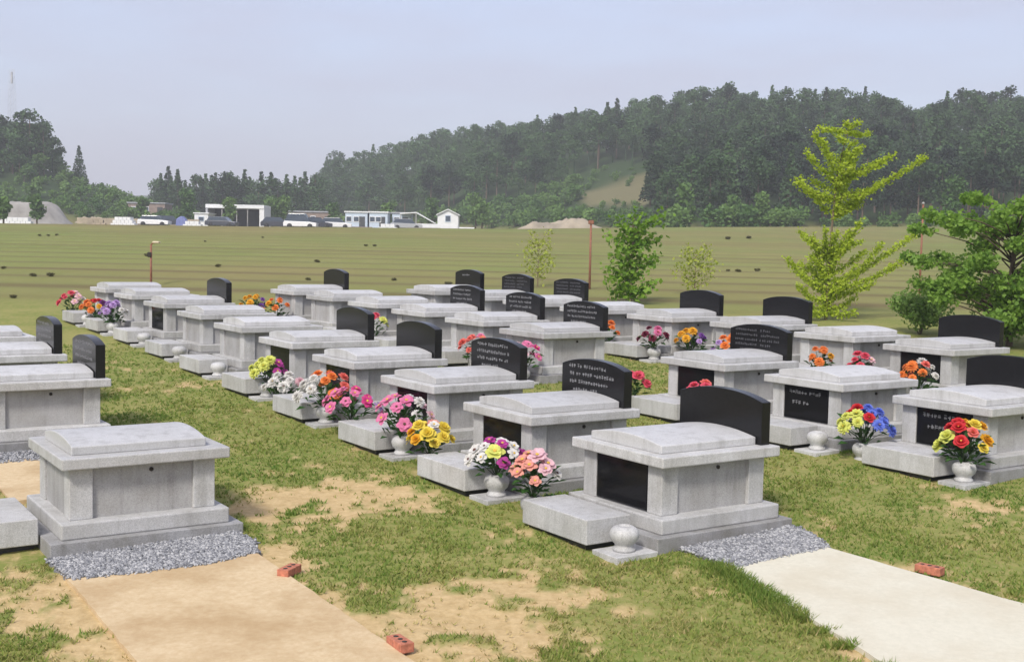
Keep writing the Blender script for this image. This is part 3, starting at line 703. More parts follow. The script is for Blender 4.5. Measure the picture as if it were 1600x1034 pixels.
M_FAR = leafmat('woodland foliage', (.006, .019, .009), (.062, .122, .040), 0, tone=1.0, rough=.8, sc=.5)  # strong dark noise in the leaf colour stands in for shaded depth within crowns
M_FARB = leafmat('bright thicket foliage', (.06, .13, .03), (.15, .25, .06), .2, tone=.8, rough=.7, sc=.6)
def far_tree(kind, var):
    """crown of leaf clumps for a tree about 9 m tall; returns verts, faces"""
    Vs = []; Fs = []; o = 0; r = np.random.default_rng(100+var+{'pine': 0, 'round': 40, 'spire': 80, 'bush': 120}[kind])
    def add(C, size, fl=.3):
        nonlocal o
        V, F = leaf_quads(C, size, fl, 1.3); Vs.append(V); Fs.append(F+o); o += len(V)
    if kind == 'spire':
        for z in np.linspace(2.0, 9.2, 13):
            R = 2.1*(1-(z-1.6)/8.0)+.12; m = int(56*R+12); a = r.random(m)*6.283; q = R*np.sqrt(r.random(m))
            add(np.stack([q*np.cos(a), q*np.sin(a), z-.28*q+r.normal(0, .16, m)], 1), .44)
    elif kind == 'pine':
        for k in range(11):
            z = r.uniform(3.6, 8.4); R = 2.3*(1-((z-5.6)/4.2)**2)**.5; a = r.random()*6.283; q = R*r.uniform(.2, .85)
            C, d = shell(88, (q*math.cos(a), q*math.sin(a), z), (1.2, 1.2, .72)); add(C, .42, .4)
        C, d = shell(100, (0, 0, 8.4), (1.0, 1.0, .8)); add(C, .4)
    elif kind == 'round':
        for k in range(12):
            z = r.uniform(2.6, 7.6); R = 2.5*max(.1, 1-((z-4.9)/3.7)**2)**.5; a = r.random()*6.283; q = R*r.uniform(.3, .9)
            C, d = shell(88, (q*math.cos(a), q*math.sin(a), z), (1.35, 1.35, 1.1)); add(C, .42)
    else:
        for k in range(6):
            a = r.random()*6.283; q = r.uniform(0, 1.3); C, d = shell(42, (q*math.cos(a), q*math.sin(a), r.uniform(.6, 1.7)), (.95, .95, .8)); add(C, .40)
    return np.concatenate(Vs), np.concatenate(Fs)
def trunk_vf(h, r0):
    a = np.arange(6)*1.0472; lo = np.stack([r0*np.cos(a), r0*np.sin(a), 0*a-.8], 1); hi = np.stack([r0*.35*np.cos(a), r0*.35*np.sin(a), 0*a+h], 1)
    return np.concatenate([lo, hi]), np.array([[i, (i+1) % 6, (i+1) % 6+6, i+6] for i in range(6)])
PROTO = []
for kind, c in (('pine', 4), ('round', 4), ('spire', 2), ('bush', 3)):
    for v in range(c):
        V, F = far_tree(kind, v); me = np_mesh('crown', V, F); me.materials.append(M_FARB if kind == 'bush' else M_FAR)
        tv, tf = trunk_vf({'pine': 8, 'round': 6, 'spire': 8.8, 'bush': 1.2}[kind], .07 if kind == 'bush' else .17); tm = np_mesh('trunk', tv, tf); tm.materials.append(M_TRUNK)
        PROTO.append((kind, me, V, F, tm, tv, tf))
def protos(k): return [p for p in PROTO if p[0] == k]
TREES = []          # (x, y, z, kind, scale, rot, variant, wood)
def scatter():
    r = np.random.default_rng(5); pts = []
    cell = {}
    def free(x, y, s):
        k = (int(x//5), int(y//5))
        for i in (-1, 0, 1):
            for j in (-1, 0, 1):
                for (a, b, q) in cell.get((k[0]+i, k[1]+j), ()):
                    if (a-x)**2+(b-y)**2 < (s*.5+q*.5)**2: return False
        cell.setdefault(k, []).append((x, y, s)); return True
    for i in range(14000):
        y = r.uniform(120, 350)**1.0; px = r.uniform(478, 1950); x = (px-800)/FPX*y
        ft = float(np.interp(px, *RF)); rd = float(np.interp(px, RD_PX, RD))
        if y < ft+2 or y > rd+14: continue
        z = float(G(x, y)); py = hor(px)-(z-CAMH)/y*FPX
        yl = np.interp(px, [470, 620, 720, 800, 850, 900, 960, 1005, 1012, 1100, 1250, 2000], [352, 350, 330, 322, 300, 275, 262, 262, 352, 362, 362, 362])
        bright = py > yl
        tanp = 900 < px < 1012 and 300-(px-905)*.30 < py < 324
        if bright:
            if tanp and r.random() < .96: continue
            if not free(x, y, 2.6): continue
            TREES.append((x, y, z, 'bush', r.uniform(.35, .6) if 895 < px < 1014 and py < 345 else r.uniform(.7, 1.35), r.random()*6.28, r.integers(3), 'thicket'))
        else:
            s = r.uniform(.72, 1.12); sp = 3.9 if y-ft < 25 else 4.3
            if not free(x, y, sp*s): continue
            u = r.random(); kind = 'pine' if u < .5 else 'round' if u < .9 else 'spire'
            TREES.append((x, y, z, kind, s, r.random()*6.28, r.integers(4), 'hill'))
    # small bright bushes along the foot of the right wood
    for px in np.concatenate([r.uniform(1110, 1230, 26), r.uniform(1230, 1700, 40), r.uniform(1020, 1110, 5)]):
        y = r.uniform(126, 136); x = (px-800)/FPX*y
        TREES.append((x, y, float(G(x, y)), 'bush', r.uniform(.5, 1.3) if px < 1230 else r.uniform(.4, .9), r.random()*6.28, r.integers(3), 'thicket'))
    # left hill
    for i in range(2500):
        y = r.uniform(172, 236); px = r.uniform(-500, 330); x = (px-800)/FPX*y; z = float(G(x, y)); py = hor(px)-(z-CAMH)/y*FPX
        if px < 84 and y > 196 or px < -100:
            s = r.uniform(.75, 1.05)
            if free(x, y, 4.2*s): TREES.append((x, y, z, r.choice(['pine', 'round', 'round']), s, r.random()*6.28, r.integers(4), 'left')); TREES.append((x+1.6, y-1.8, z-.2, 'bush', r.uniform(.9, 1.5), s*9, r.integers(3), 'left thicket'))
        elif free(x, y, 3.0):
            TREES.append((x, y, z, 'bush', r.uniform(.6, 1.1), r.random()*6.28, r.integers(3), 'left thicket'))
    # belt of pines behind the village
    for px in np.concatenate([np.arange(243, 500, 8.5)+r.uniform(-3, 3, len(np.arange(243, 500, 8.5))), np.arange(250, 500, 13)]):
        y = r.uniform(222, 246); x = (px-800)/FPX*y; 
        TREES.append((x, y, float(G(x, y)), r.choice(['pine', 'spire', 'round', 'spire']), r.uniform(.85, 1.2)*(1.0 if px > 340 else .93), r.random()*6.28, r.integers(4), 'belt'))
    for px, y, s, kd in ((47, 205, 1.22, 'pine'), (68, 205, 1.0, 'pine'), (82, 207, .8, 'pine'), (123, 214, .72, 'spire'), (20, 203, .95, 'round')):
        x = (px-800)/FPX*y; TREES.append((x, y, float(G(x, y)), kd, s, .5, 1, 'left'))
scatter()
def seen(t): px = 800+FPX*t[0]/t[1]; return -40 < px < 1640
LAB = {'hill': ('%s tree of the dark wood on the right hill', 'trees of the wood on the right hill'), 'left': ('%s tree on the hill at the left edge', 'trees on the left hill'),
       'belt': ('%s tree in the dark belt behind the village', 'trees of the belt behind the village'), 'thicket': ('low bright green bush at the foot of the wooded hill', 'bushes at the foot of the wood'),
       'left thicket': ('low green bush on the slope of the left hill', 'bushes on the left slope')}
ADJ = {'pine': 'dark clumpy pine', 'round': 'dark round broadleaved', 'spire': 'dark pointed conifer', 'bush': ''}
NAMES = {'pine': 'pine_tree', 'round': 'broadleaved_tree', 'spire': 'conifer_tree', 'bush': 'bush'}
vis = sorted([t for t in TREES if seen(t)], key=lambda t: -t[4]/t[1])
tall = [t for t in vis if t[3] != 'bush']; low = [t for t in vis if t[3] == 'bush']
indiv = tall[:300]+low[:150]; ids = set(id(t) for t in indiv)
for t in indiv:
    P = protos(t[3]); kind, me, V, F, tm, tv, tf = P[int(t[6]) % len(P)]
    e = empty(NAMES[kind], (t[0], t[1], t[2]-.1), t[5]); e.scale = (t[4],)*3
    l, g = LAB[t[7]]; tag(e, (l % ADJ[kind]) if '%s' in l else l, 'bush' if kind == 'bush' else 'tree', g)
    link('crown', me, e); link('trunk', tm, e)
for sel, nm, lab, mat in ((lambda t: t[3] != 'bush', 'woodland', 'dark mass of more distant woodland trees on the hills', M_FAR), (lambda t: t[3] == 'bush', 'thicket', 'mass of small bright bushes at the foot of the hills', M_FARB)):
    Vs = []; Fs = []; tn = []; o = 0
    for t in TREES:
        if id(t) in ids or not sel(t): continue
        P = protos(t[3]); kind, me, V, F, tm, tv, tf = P[int(t[6]) % len(P)]; c, s = math.cos(t[5]), math.sin(t[5])
        for vv, ff in ((V, F), (tv, tf)):
            q = vv*t[4]; Vs.append(np.stack([q[:, 0]*c-q[:, 1]*s+t[0], q[:, 0]*s+q[:, 1]*c+t[1], q[:, 2]+t[2]-.1], 1)); Fs.append(ff+o); o += len(vv)
            tn.append(np.full(len(vv), rng.uniform(-.4, .45) if vv is V else -.5))
    if not Vs: continue
    me = np_mesh(nm, np.concatenate(Vs), np.concatenate(Fs)); a = me.attributes.new('tone', 'FLOAT', 'POINT'); a.data.foreach_set('value', np.concatenate(tn).astype(np.float32))
    tag(link(nm, me, None, [mat]), lab, 'trees', None, 'stuff')

# ------- near trees
M_GK = leafmat('young ginkgo leaf', (.34, .46, .03), (.54, .64, .07), .5, sc=8)
M_DG = leafmat('mid green leaf', (.07, .18, .015), (.27, .43, .05), .4, sc=5)
M_MP = leafmat('maple leaf', (.12, .25, .035), (.30, .46, .08), .5, sc=5)
M_BS = leafmat('shrub leaf', (.13, .24, .05), (.25, .38, .09), .45, sc=6)
M_SP = leafmat('pale sapling leaf', (.30, .38, .05), (.46, .50, .10), .45, sc=8)
M_TWIG = plain('twig bark', (.16, .12, .075), .9, .3, 40)
def tree_from(px, py, name, label, branches, mat, trunk, leafsize, n_per_m, spread, seedn, depth=.55, stake=None, group=None, bw=.008):
    """branches: photo-space polylines [(px,py),(px,py)...] rooted on the trunk; given real depth at the tree"""
    r = random.Random(seedn); b = at(px, py); Y = b.y; k = Y/FPX
    def L(q, dy=0): return Vector(((q[0]-px)*k, dy, (py-q[1])*k))
    t = empty(name, b); tag(t, label, 'tree', group)
    tr = MB(); pts = [L(q) for q in trunk]; n = len(pts); r0 = .035 if bw > .005 else .018
    tr.tube([pts[0]-Vector((0, 0, .15))]+pts, [r0*1.15]+[r0*(1-.8*i/(n-1)) for i in range(n)], 8)
    tr.build('trunk', M_TWIG, t)
    Cs = []; br = MB(); nb = 0
    for q in branches:
        dy = r.uniform(-1, 1)*depth; P = [L(p, dy*(i/max(1, len(q)-1))) for i, p in enumerate(q)]
        br.tube(P, [bw*1.7]+[bw]*(len(P)-2)+[bw*.5], 5); nb += 1
        for A_, B_ in zip(P, P[1:]):
            ln = (B_-A_).length; m = int(n_per_m*ln)
            f = np.array([r.random() for _ in range(m)])[:, None]; C = np.array(A_)*(1-f)+np.array(B_)*f
            Cs.append(C+NR.normal(0, spread, (m, 3)))
    br.build('branches', M_TWIG, t)
    C = np.concatenate(Cs); V, F = leaf_quads(C, leafsize, .25, 1.25); link('crown', np_mesh('crown', V, F), t, [mat])
    return t
gk_tr = [(1290, 500), (1291, 440), (1293, 380), (1296, 320), (1300, 270), (1308, 230), (1316, 192)]
gk = [[(1313, 208), (1290, 208), (1262, 207)], [(1313, 210), (1335, 212), (1353, 208)], [(1314, 200), (1306, 194)], [(1314, 204), (1330, 192)], [(1308, 222), (1292, 220)], [(1304, 250), (1322, 226), (1328, 222)],
      [(1300, 290), (1270, 265), (1245, 240)], [(1298, 312), (1250, 300), (1226, 285)], [(1292, 318), (1262, 308), (1240, 280)], [(1303, 285), (1340, 262), (1375, 246)], [(1302, 305), (1350, 298), (1395, 272), (1443, 242)],
      [(1302, 300), (1315, 270), (1322, 232)], [(1300, 322), (1330, 318), (1356, 296)], [(1300, 330), (1320, 326), (1345, 305)], [(1298, 300), (1282, 292), (1266, 280)], [(1296, 340), (1310, 332), (1312, 326)], [(1300, 310), (1340, 305), (1365, 285)],
      [(1290, 455), (1245, 430), (1222, 405)], [(1290, 440), (1275, 400), (1268, 368)], [(1291, 425), (1310, 390), (1332, 375)], [(1291, 450), (1340, 425), (1376, 378)], [(1291, 448), (1360, 415), (1437, 362)], [(1291, 462), (1370, 430), (1428, 396)],
      [(1290, 470), (1260, 465), (1236, 445)], [(1290, 480), (1265, 482), (1245, 470)], [(1290, 470), (1330, 455), (1360, 440)], [(1290, 485), (1320, 478), (1340, 462)], [(1290, 440), (1305, 410), (1312, 380)], [(1291, 400), (1280, 380), (1276, 360)],
      [(1290, 460), (1262, 440), (1250, 415)], [(1290, 478), (1310, 460), (1322, 436)], [(1291, 432), (1325, 412), (1350, 392)], [(1290, 490), (1275, 492), (1258, 486)], [(1290, 488), (1316, 492), (1330, 486)]]
_r = random.Random(21)
for i in range(13):
    y0 = _r.uniform(385, 488); ex = _r.uniform(1246, 1350); gk.append([(1291, y0), ((1291+ex)/2, y0-_r.uniform(8, 22)), (ex, y0-_r.uniform(30, 62)+abs(ex-1291)*.12)])
for i in range(12):
    y0 = _r.uniform(250, 345); ex = _r.uniform(1248, 1362); gk.append([(1299, y0), ((1299+ex)/2, y0-_r.uniform(6, 16)), (ex, y0-_r.uniform(16, 44))])
tree_from(1290, 500, 'young_ginkgo_tree', 'tall young yellow-green tree with upswept feathery branches behind the back tombs', gk, M_GK, gk_tr, .060, 360, .040, 3)
dt = [[(985, 440), (972, 415), (955, 400)], [(985, 430), (1005, 412), (1028, 402)], [(985, 405), (965, 380), (948, 368)], [(985, 395), (1010, 375), (1030, 372)], [(985, 375), (970, 352), (958, 342)], [(985, 370), (1008, 350), (1034, 336)],
      [(985, 355), (988, 340), (990, 330)], [(985, 455), (965, 445), (950, 440)], [(985, 455), (1005, 448), (1020, 440)], [(985, 440), (990, 420), (1000, 395)], [(985, 420), (975, 400), (965, 395)], [(985, 385), (995, 365), (1004, 352)],
      [(985, 400), (985, 380), (980, 360)], [(985, 440), (962, 425), (945, 425)], [(985, 462), (1000, 455), (1010, 462)], [(985, 462), (970, 460), (958, 455)]]
tree_from(985, 475, 'small_green_tree', 'small dense dark green tree just right of the rust coloured pole', dt, M_DG, [(985, 475), (985, 440), (986, 400), (985, 365), (988, 338)], .115, 150, .095, 5, .45)
mp = []
for (x0, y0, x1, y1, m) in ((1500, 310, 1600, 360, 12), (1440, 335, 1500, 365, 5), (1560, 300, 1700, 380, 14), (1425, 405, 1510, 455, 9), (1500, 415, 1600, 470, 14), (1590, 410, 1720, 480, 14), (1540, 440, 1600, 500, 8), (1600, 350, 1720, 420, 10), (1520, 360, 1580, 395, 5), (1500, 455, 1600, 512, 12), (1440, 440, 1520, 478, 6), (1600, 460, 1680, 510, 8)):
    for i in range(m):
        ex, ey = rng.uniform(x0, x1), rng.uniform(y0, y1); sy = min(520, ey+rng.uniform(25, 60)); sx = 1576
        mp.append([(sx, sy), ((sx+ex)/2, ey+(sy-ey)*.35), (ex-(ex-sx)*.1, ey+3), (ex, ey)])
def maple():
    r = random.Random(9); px, py = 1576, 541; b = at(px, py); k = b.y/FPX
    t = empty('maple_tree', b); tag(t, 'broad dark green tree with layered branches at the right edge', 'tree')
    L = lambda q, dy=0: Vector(((q[0]-px)*k, dy, (py-q[1])*k))
    MB().tube([L((1576, 560)), L((1577, 510)), L((1572, 460)), L((1576, 410)), L((1580, 360)), L((1590, 310))], [.075, .06, .05, .04, .03, .012], 9).build('trunk', M_TRUNK, t)
    br = MB(); C = []
    for q in mp:
        dy = r.uniform(-1.1, 1.1); P = [L(p, dy*f) for p, f in zip(q, (0, .5, .9, 1))]; br.tube(P, [.018, .012, .007, .004], 5)
        c, d = shell(170, np.array(P[-1])+NR.normal(0, .05, 3), np.array((.27, .27, .19))*NR.uniform(.7, 1.3), .6); C.append(c); c, d = shell(40, P[2], (.2, .2, .09), .5); C.append(c)
    br.build('branches', M_TRUNK, t); V, F = leaf_quads(np.concatenate(C), .082, .2, 1.2); link('crown', np_mesh('crown', V, F), t, [M_MP])
maple()
def shrub(px, py, wpx, hpx, name, label, mat, n, size, cat='shrub', depth=1.0):
    b = at(px, py); k = b.y/FPX; t = empty(name, b); tag(t, label, cat); C = []
    for i in range(9):
        a = rng.uniform(0, 6.28); q = rng.uniform(.1, .6); c, d = shell(n//9, (q*wpx*k*.5*math.cos(a), q*wpx*k*.5*math.sin(a)*depth, hpx*k*rng.uniform(.35, .72)), (wpx*k*.27, wpx*k*.27, hpx*k*.28), .5); C.append(c)
    V, F = leaf_quads(np.concatenate(C), size, .2, 1.3); link('foliage', np_mesh('foliage', V, F), t, [mat])
    s = MB()
    for i in range(5): s.tube([(0, 0, -.05), (rng.uniform(-.25, .25)*wpx*k, rng.uniform(-.2, .2)*wpx*k, hpx*k*.6)], [.015, .006], 5)
    s.build('stems', M_TRUNK, t); return t
shrub(1437, 522, 104, 74, 'round_shrub', 'round bright green shrub behind the back tombs left of the layered tree', M_BS, 2600, .075)
sap = lambda cx, base, h, wd, n, sd: [[(cx, base-h*f), (cx+s*wd*.5*(1-f*.5), base-h*f-h*.16), (cx+s*wd*(1-f*.6), base-h*f-h*.3)] for f in np.linspace(.15, .8, n) for s in (-1, 1)]
tree_from(1085, 462, 'thin_sapling', 'thin yellow-green sapling between the dark tree and the tall yellow tree', sap(1085, 462, 75, 34, 7, 1), M_SP, [(1085, 462), (1085, 430), (1086, 395)], .085, 60, .08, 11, .4, bw=.004)
tree_from(840, 448, 'thin_sapling', 'thin yellow-green sapling left of the rust coloured pole', sap(840, 448, 80, 28, 7, 2), M_SP, [(840, 448), (840, 420), (841, 372)], .085, 46, .09, 12, .4, bw=.004)

# low dark shrubs dotted over the burial field
DOTS = [(62, 369, 8), (75, 369, 8), (89, 368, 8), (230, 400, 12), (6, 420, 12), (51, 432, 16), (78, 432, 18), (20, 466, 16), (341, 417, 13), (495, 410, 13), (481, 438, 13), (616, 439, 12), (572, 385, 9), (585, 385, 9), (700, 446, 18), (677, 474, 16), (1137, 374, 13), (1170, 373, 12), (1138, 424, 10), (1153, 425, 14), (1184, 424, 14), (320, 378, 6), (410, 372, 6), (1010, 385, 8)]
M_DS = leafmat('dark shrub leaf', (.12, .115, .05), (.20, .19, .09), .3, sc=6)
DSM = None
for (px, py, wd) in DOTS:
    b = at(px, py); k = b.y/FPX; e = empty('grave_shrub', b, rng.random()*6); s = wd*k*.85; e.scale = (s, s, s*.7)
    if DSM is None:
        C = np.concatenate([shell(90, (rng.uniform(-.28, .28), rng.uniform(-.28, .28), rng.uniform(.2, .42)), (.27, .27, .26), .6)[0] for i in range(5)]); V, F = leaf_quads(C, .16, .2, 1.3); DSM = np_mesh('foliage', V, F); DSM.materials.append(M_DS)
        DST = MB().tube([(0, 0, -.2), (0, 0, .3)], [.05, .03], 6).mesh('stem'); DST.materials.append(M_TRUNK)
    link('foliage', DSM, e); link('stem', DST, e); tag(e, 'small dark round shrub on the striped burial field', 'shrub', 'dark shrubs dotted over the burial field')

# poles
M_RUST = plain('rusty steel', (.24, .10, .06), .7, .3, 30); M_GREY = plain('grey metal', (.35, .34, .33), .5, .1); M_PALE = plain('pale galvanised steel', (.45, .46, .48), .6, .1); M_LAMP = plain('beige lamp housing', (.55, .48, .33), .6, .1)
b = at(921, 452); k = b.y/FPX; t = empty('marker_pole', b); tag(t, 'tall thin rust coloured pole standing in the field', 'pole')
MB().tube([(0, 0, -.3), (0, 0, 106*k)], [.034, .028], 10).build('pole', M_RUST, t); MB().box(-.075, .075, -.05, .05, 101*k, 107*k, .01).build('cap', M_RUST, t)
b = at(236, 446); k = b.y/FPX; t = empty('lamp_post', b); tag(t, 'thin lamp post with beige head standing in the field at left', 'lamp post')
MB().tube([(0, 0, -.3), (0, 0, 64*k)], [.035, .028], 8).build('pole', M_RUST, t); MB().tube([(0, 0, 63*k), (.05, 0, 66*k), (9*k, 0, 67*k)], [.025, .022, .02], 6).build('arm', M_RUST, t); MB().box(.0+3*k, 14*k, -.09, .09, 65.5*k, 69*k, .03).build('lamp_head', M_LAMP, t); MB().box(-5*k, 1.2*k, -.06, .06, 44*k, 52*k, .02).build('junction_box', M_HOLE, t)
for px, py, h, lab in ((1436, 470, 150, 'slim grey-brown post beside the layered tree on the right'),):
    b = at(px, py); k = b.y/FPX; t = empty('slim_post', b); tag(t, lab, 'post'); MB().tube([(0, 0, -.3), (0, 0, h*k)], [.03, .025], 8).build('pole', M_RUST, t); MB().lathe([(0, 0), (.04, 0), (.03, .05), (0, .06)], 8, (0, 0, h*k)).build('cap', M_GREY, t)

# ------------------------------------------------------------------ village and far things
M_WH = plain('white painted wall', (.72, .73, .74), .7, .06, 2); M_BLW = plain('pale blue panel', (.50, .58, .68), .6, .06, 2); M_RF = plain('grey roof', (.35, .36, .38), .7, .1, 2)
M_DK = plain('dark opening', (.05, .055, .06), .6, .2, 2); M_WIN = plain('window glass', (.06, .08, .11), .15, .1, 3); M_EARTH = plain('pale earth', (.36, .30, .22), .95, .3, .6, bmp=.4); M_EARTH3 = plain('dull sand', (.30, .255, .19), .95, .3, .6, bmp=.4); M_EARTH2 = plain('grey earth', (.30, .285, .26), .95, .3, .6, bmp=.4)
M_BLUE = plain('blue tarpaulin', (.16, .19, .42), .6, .15, 4); M_CAR = plain('white car paint', (.78, .78, .78), .3, .03, 3); M_CARG = plain('silver car paint', (.40, .41, .42), .3, .04, 3); M_TYRE = plain('tyre', (.02, .02, .02), .8); M_TIN = plain('brown tin', (.25, .19, .16), .7, .2, 2); M_CARD = plain('dark car paint', (.05, .055, .07), .3, .05, 3)
VY = 175
def vspot(px, Y=VY): p = spot(px, Y); return p
def house(px0, px1, h, name, label, wall, roof, style='flat', Y=VY, win=3, dep=4.0, door=True):
    w_ = (px1-px0)/FPX*Y; p = vspot((px0+px1)/2, Y); t = empty(name, p); tag(t, label, 'building')
    if style == 'gable':
        pts = [(-w_/2, -.5), (w_/2, -.5), (w_/2, h*.72), (0, h*.97), (-w_/2, h*.72)]
        MB().prism(pts, 'y', -dep/2, dep/2).build('wall', wall, t)
        MB().prism([(-w_/2-.2, h*.70), (0, h*.985), (w_/2+.2, h*.70), (w_/2+.2, h*.745), (0, h*1.03), (-w_/2-.2, h*.745)], 'y', -dep/2-.25, dep/2+.25).build('roof', roof, t)
    else:
        MB().box(-w_/2, w_/2, -dep/2, dep/2, -.5, h*.92).build('wall', wall, t); MB().box(-w_/2-.15, w_/2+.15, -dep/2-.15, dep/2+.15, h*.92, h, .02).build('roof', roof, t)
    for i in range(win):
        x = -w_/2+w_*(i+.5)/(win+(1 if door else 0)); f = MB().box(x-.42, x+.42, -dep/2-.06, -dep/2-.003, h*.38, h*.72).build('window', M_WH if wall is not M_WH else M_BLW, t); MB().box(x-.35, x+.35, -dep/2-.075, -dep/2-.062, h*.42, h*.68).build('pane', M_WIN, f)
    if door: d = MB().box(w_/2-1.2, w_/2-.35, -dep/2-.05, -dep/2-.003, -.1, h*.7).build('door', M_DK, t); MB().box(w_/2-1.13, w_/2-1.05, -dep/2-.09, -dep/2-.052, h*.3, h*.34).build('handle', M_GREY, d)
    return t
house(540, 574, 2.55, 'site_cabin', 'pale blue site cabin with small windows, left one of the pair', M_BLW, M_WH, win=2)
house(577, 605, 2.55, 'site_cabin', 'pale blue site cabin beside a dark gap, right one of the pair', M_BLW, M_WH, win=2)
house(612, 640, 2.5, 'grey_shed', 'low grey-white shed between the blue cabins and the tent', M_BLW, M_RF, win=1, Y=178)
house(682, 714, 3.0, 'white_house', 'small white gabled house at the right end of the village', M_WH, M_WH, 'gable', win=1, door=False)
house(308, 329, 2.0, 'white_kiosk', 'small white flat block beside the white portal building', M_WH, M_WH, win=1, Y=172, door=False)
house(440, 520, 2.6, 'brown_shed', 'long low brown shed right of the white portal', M_TIN, M_RF, win=3, Y=186)
house(205, 262, 2.4, 'grey_shed', 'low dark grey shed left of the white portal building', M_TIN, M_RF, win=2, Y=188)
# white portal building
p = vspot(371, 176); wd = 90/FPX*176; t = empty('portal_building', p); tag(t, 'white framed flat roofed portal building with dark open front', 'building')
MB().box(-wd/2, wd/2, -2.5, 2.5, 2.75, 3.3, .03).build('roof', M_WH, t); MB().box(wd/2-.7, wd/2-.003, -2.4, 2.4, -.5, 2.75).build('pillar', M_WH, t); MB().box(-wd/2+.02, -wd/2+.3, -2.4, 2.4, -.5, 2.75).build('pillar', M_RF, t)
MB().box(-wd/2+.3, wd/2-.7, 1.8, 2.2, -.5, 2.75).build('rear_wall', M_DK, t)
for x in (-2.0, .2, 1.8): MB().box(x, x+.12, -2.3, -2.2, -.5, 2.75).build('mullion', M_GREY, t)
# marquee tent: white sloped roof
p = vspot(655, 176); t = empty('white_tent', p); tag(t, 'white open sided tent with sloping roof beside the small white house', 'tent')
MB().prism([(-3.0, 2.35), (-.6, 2.55), (2.2, 1.0), (2.2, .9), (-.6, 2.4), (-3.0, 2.2)], 'y', -2, 2).build('canopy', M_WH, t)
for x, hh in ((-2.9, 2.25), (-.6, 2.4), (2.1, .95)): MB().box(x-.06, x+.06, -1.9, -1.78, -.5, hh).build('pole', M_GREY, t)
# walls and fences of pale blocks
def lowwall(px0, px1, h, name, label, mat, Y):
    p = vspot((px0+px1)/2, Y); wd = (px1-px0)/FPX*Y; b_ = MB(); b_.box(-wd/2, wd/2, -.15, .15, -.5, h, .02); t = b_.build(name, mat, loc=p); return tag(t, label, 'wall')
lowwall(265, 310, 1.0, 'low_wall', 'low cream wall left of the portal building', M_EARTH, 168); lowwall(120, 215, .9, 'low_wall', 'long low pale wall at the foot of the pale earth bank', M_EARTH, 166)
lowwall(628, 712, .9, 'low_wall', 'low white wall in front of the tent and white house', M_WH, 162); lowwall(714, 738, .5, 'low_wall', 'short low white wall right of the white house', M_WH, 160)
def mound(px, Y, wpx, h, name, label, mat, seedn, plateau=False):
    p = vspot(px, Y); w_ = wpx/FPX*Y; n = 28; V = []; F = []
    for i in range(n+1):
        for j in range(n+1):
            a, b_ = i/n*2-1, j/n*2-1; rr = math.hypot(a, b_); z = min(.62, max(0, 1-rr**1.2))*1.45*h*(.25+1.5*float(fbm(np.array(a*4+seedn), np.array(b_*4), 4, seedn)))
            if plateau: z = min(1, max(0, (1-rr)/.16))*h*(.82+.4*float(fbm(np.array(a*7+seedn), np.array(b_*5), 4, seedn)))
            dx, dy = a*w_/2, b_*min(w_*.3, 9); V.append((dx, dy, z-.25+float(G(p.x+dx, p.y+dy))-p.z))
    for i in range(n):
        for j in range(n): k = i*(n+1)+j; F.append((k, k+n+1, k+n+2, k+1))
    me = bpy.data.meshes.new(name); me.from_pydata(V, [], F); me.update(); me.polygons.foreach_set('use_smooth', [True]*len(me.polygons)); return tag(link(name, me, None, [mat], loc=p), label, 'earth heap')
mound(870, 132, 165, 1.35, 'earth_heap', 'long pale sand heap below the bare slope of the wooded hill', M_EARTH3, 3)
mound(-70, 150, 360, 2.9, 'earth_heap', 'broad flat topped pale earth bank at the left picture edge', M_EARTH2, 5, True)
mound(145, 168, 70, 1.0, 'earth_heap', 'small tan earth heap right of the broad pale bank', M_EARTH, 9)
def car(px, Y, mat, label, rz=0, van=False):
    t = empty('parked_car', vspot(px, Y), rz); tag(t, label, 'car', 'cars parked by the village'); hh = 1.9 if van else 1.45
    MB().prism([(-2.1, .3), (2.1, .3), (2.12, .75), (1.3, .88), (-2.0, .95), (-2.12, .7)], 'y', -.85, .85, .04).build('body', mat, t)
    MB().prism([(-1.9, .93), (1.2, .88), (.6, hh), (-1.5, hh)], 'y', -.76, .76, .04).build('cabin', M_WIN, t); MB().box(-1.45, .55, -.74, .74, hh, hh+.05).build('roof', mat, t)
    for x in (-1.3, 1.3):
        for y in (-.8, .8):
            b_ = MB(); b_.lathe([(0, -.1), (.33, -.1), (.33, .1), (0, .1)], 14); o = b_.build('wheel', M_TYRE, t, loc=(x, y, .33)); o.rotation_euler = (math.pi/2, 0, 0)
for a in ((468, 150, M_CAR, 'white car parked right of the portal building', 0, True), (490, 152, M_CARD, 'dark car parked beside the white car', .4), (522, 155, M_CAR, 'white car parked left of the blue cabins', .1), (430, 158, M_CARD, 'dark car parked right of the portal pillar', .2), (345, 158, M_CARD, 'dark car before the open portal front', -.1), (240, 160, M_CAR, 'white car parked by the low dark shed', 0), (262, 163, M_CARD, 'dark car parked between white car and blue tarpaulin', .3), (632, 158, M_CARG, 'silver car parked before the tent', .2)): car(*a)
def blocks(px, Y, cols, rows, mat, label, bw=.62):
    t = empty('block_stack', vspot(px, Y), rng.uniform(-.3, .3)); tag(t, label, 'stone blocks', 'stacked stone blocks by the village')
    for j in range(rows):
        for i in range(cols-j if rows > 1 else cols):
            MB().box((i-cols/2+.5*j)*bw, (i-cols/2+.5*j+.94)*bw, -.4, .4, j*.42-.05, j*.42+.37, .02).build('block', mat, t)
blocks(193, 158, 6, 3, M_WH, 'white stone block stack right of the long low pale wall'); blocks(150, 159, 4, 2, M_EARTH, 'small tan block stack before the long low pale wall'); blocks(228, 162, 5, 2, M_TIN, 'low dark block stack left of a white car')
blocks(300, 156, 4, 2, M_WH, 'small white block stack beside the white kiosk'); blocks(558, 157, 6, 1, M_TIN, 'single brown block row before the blue cabins')
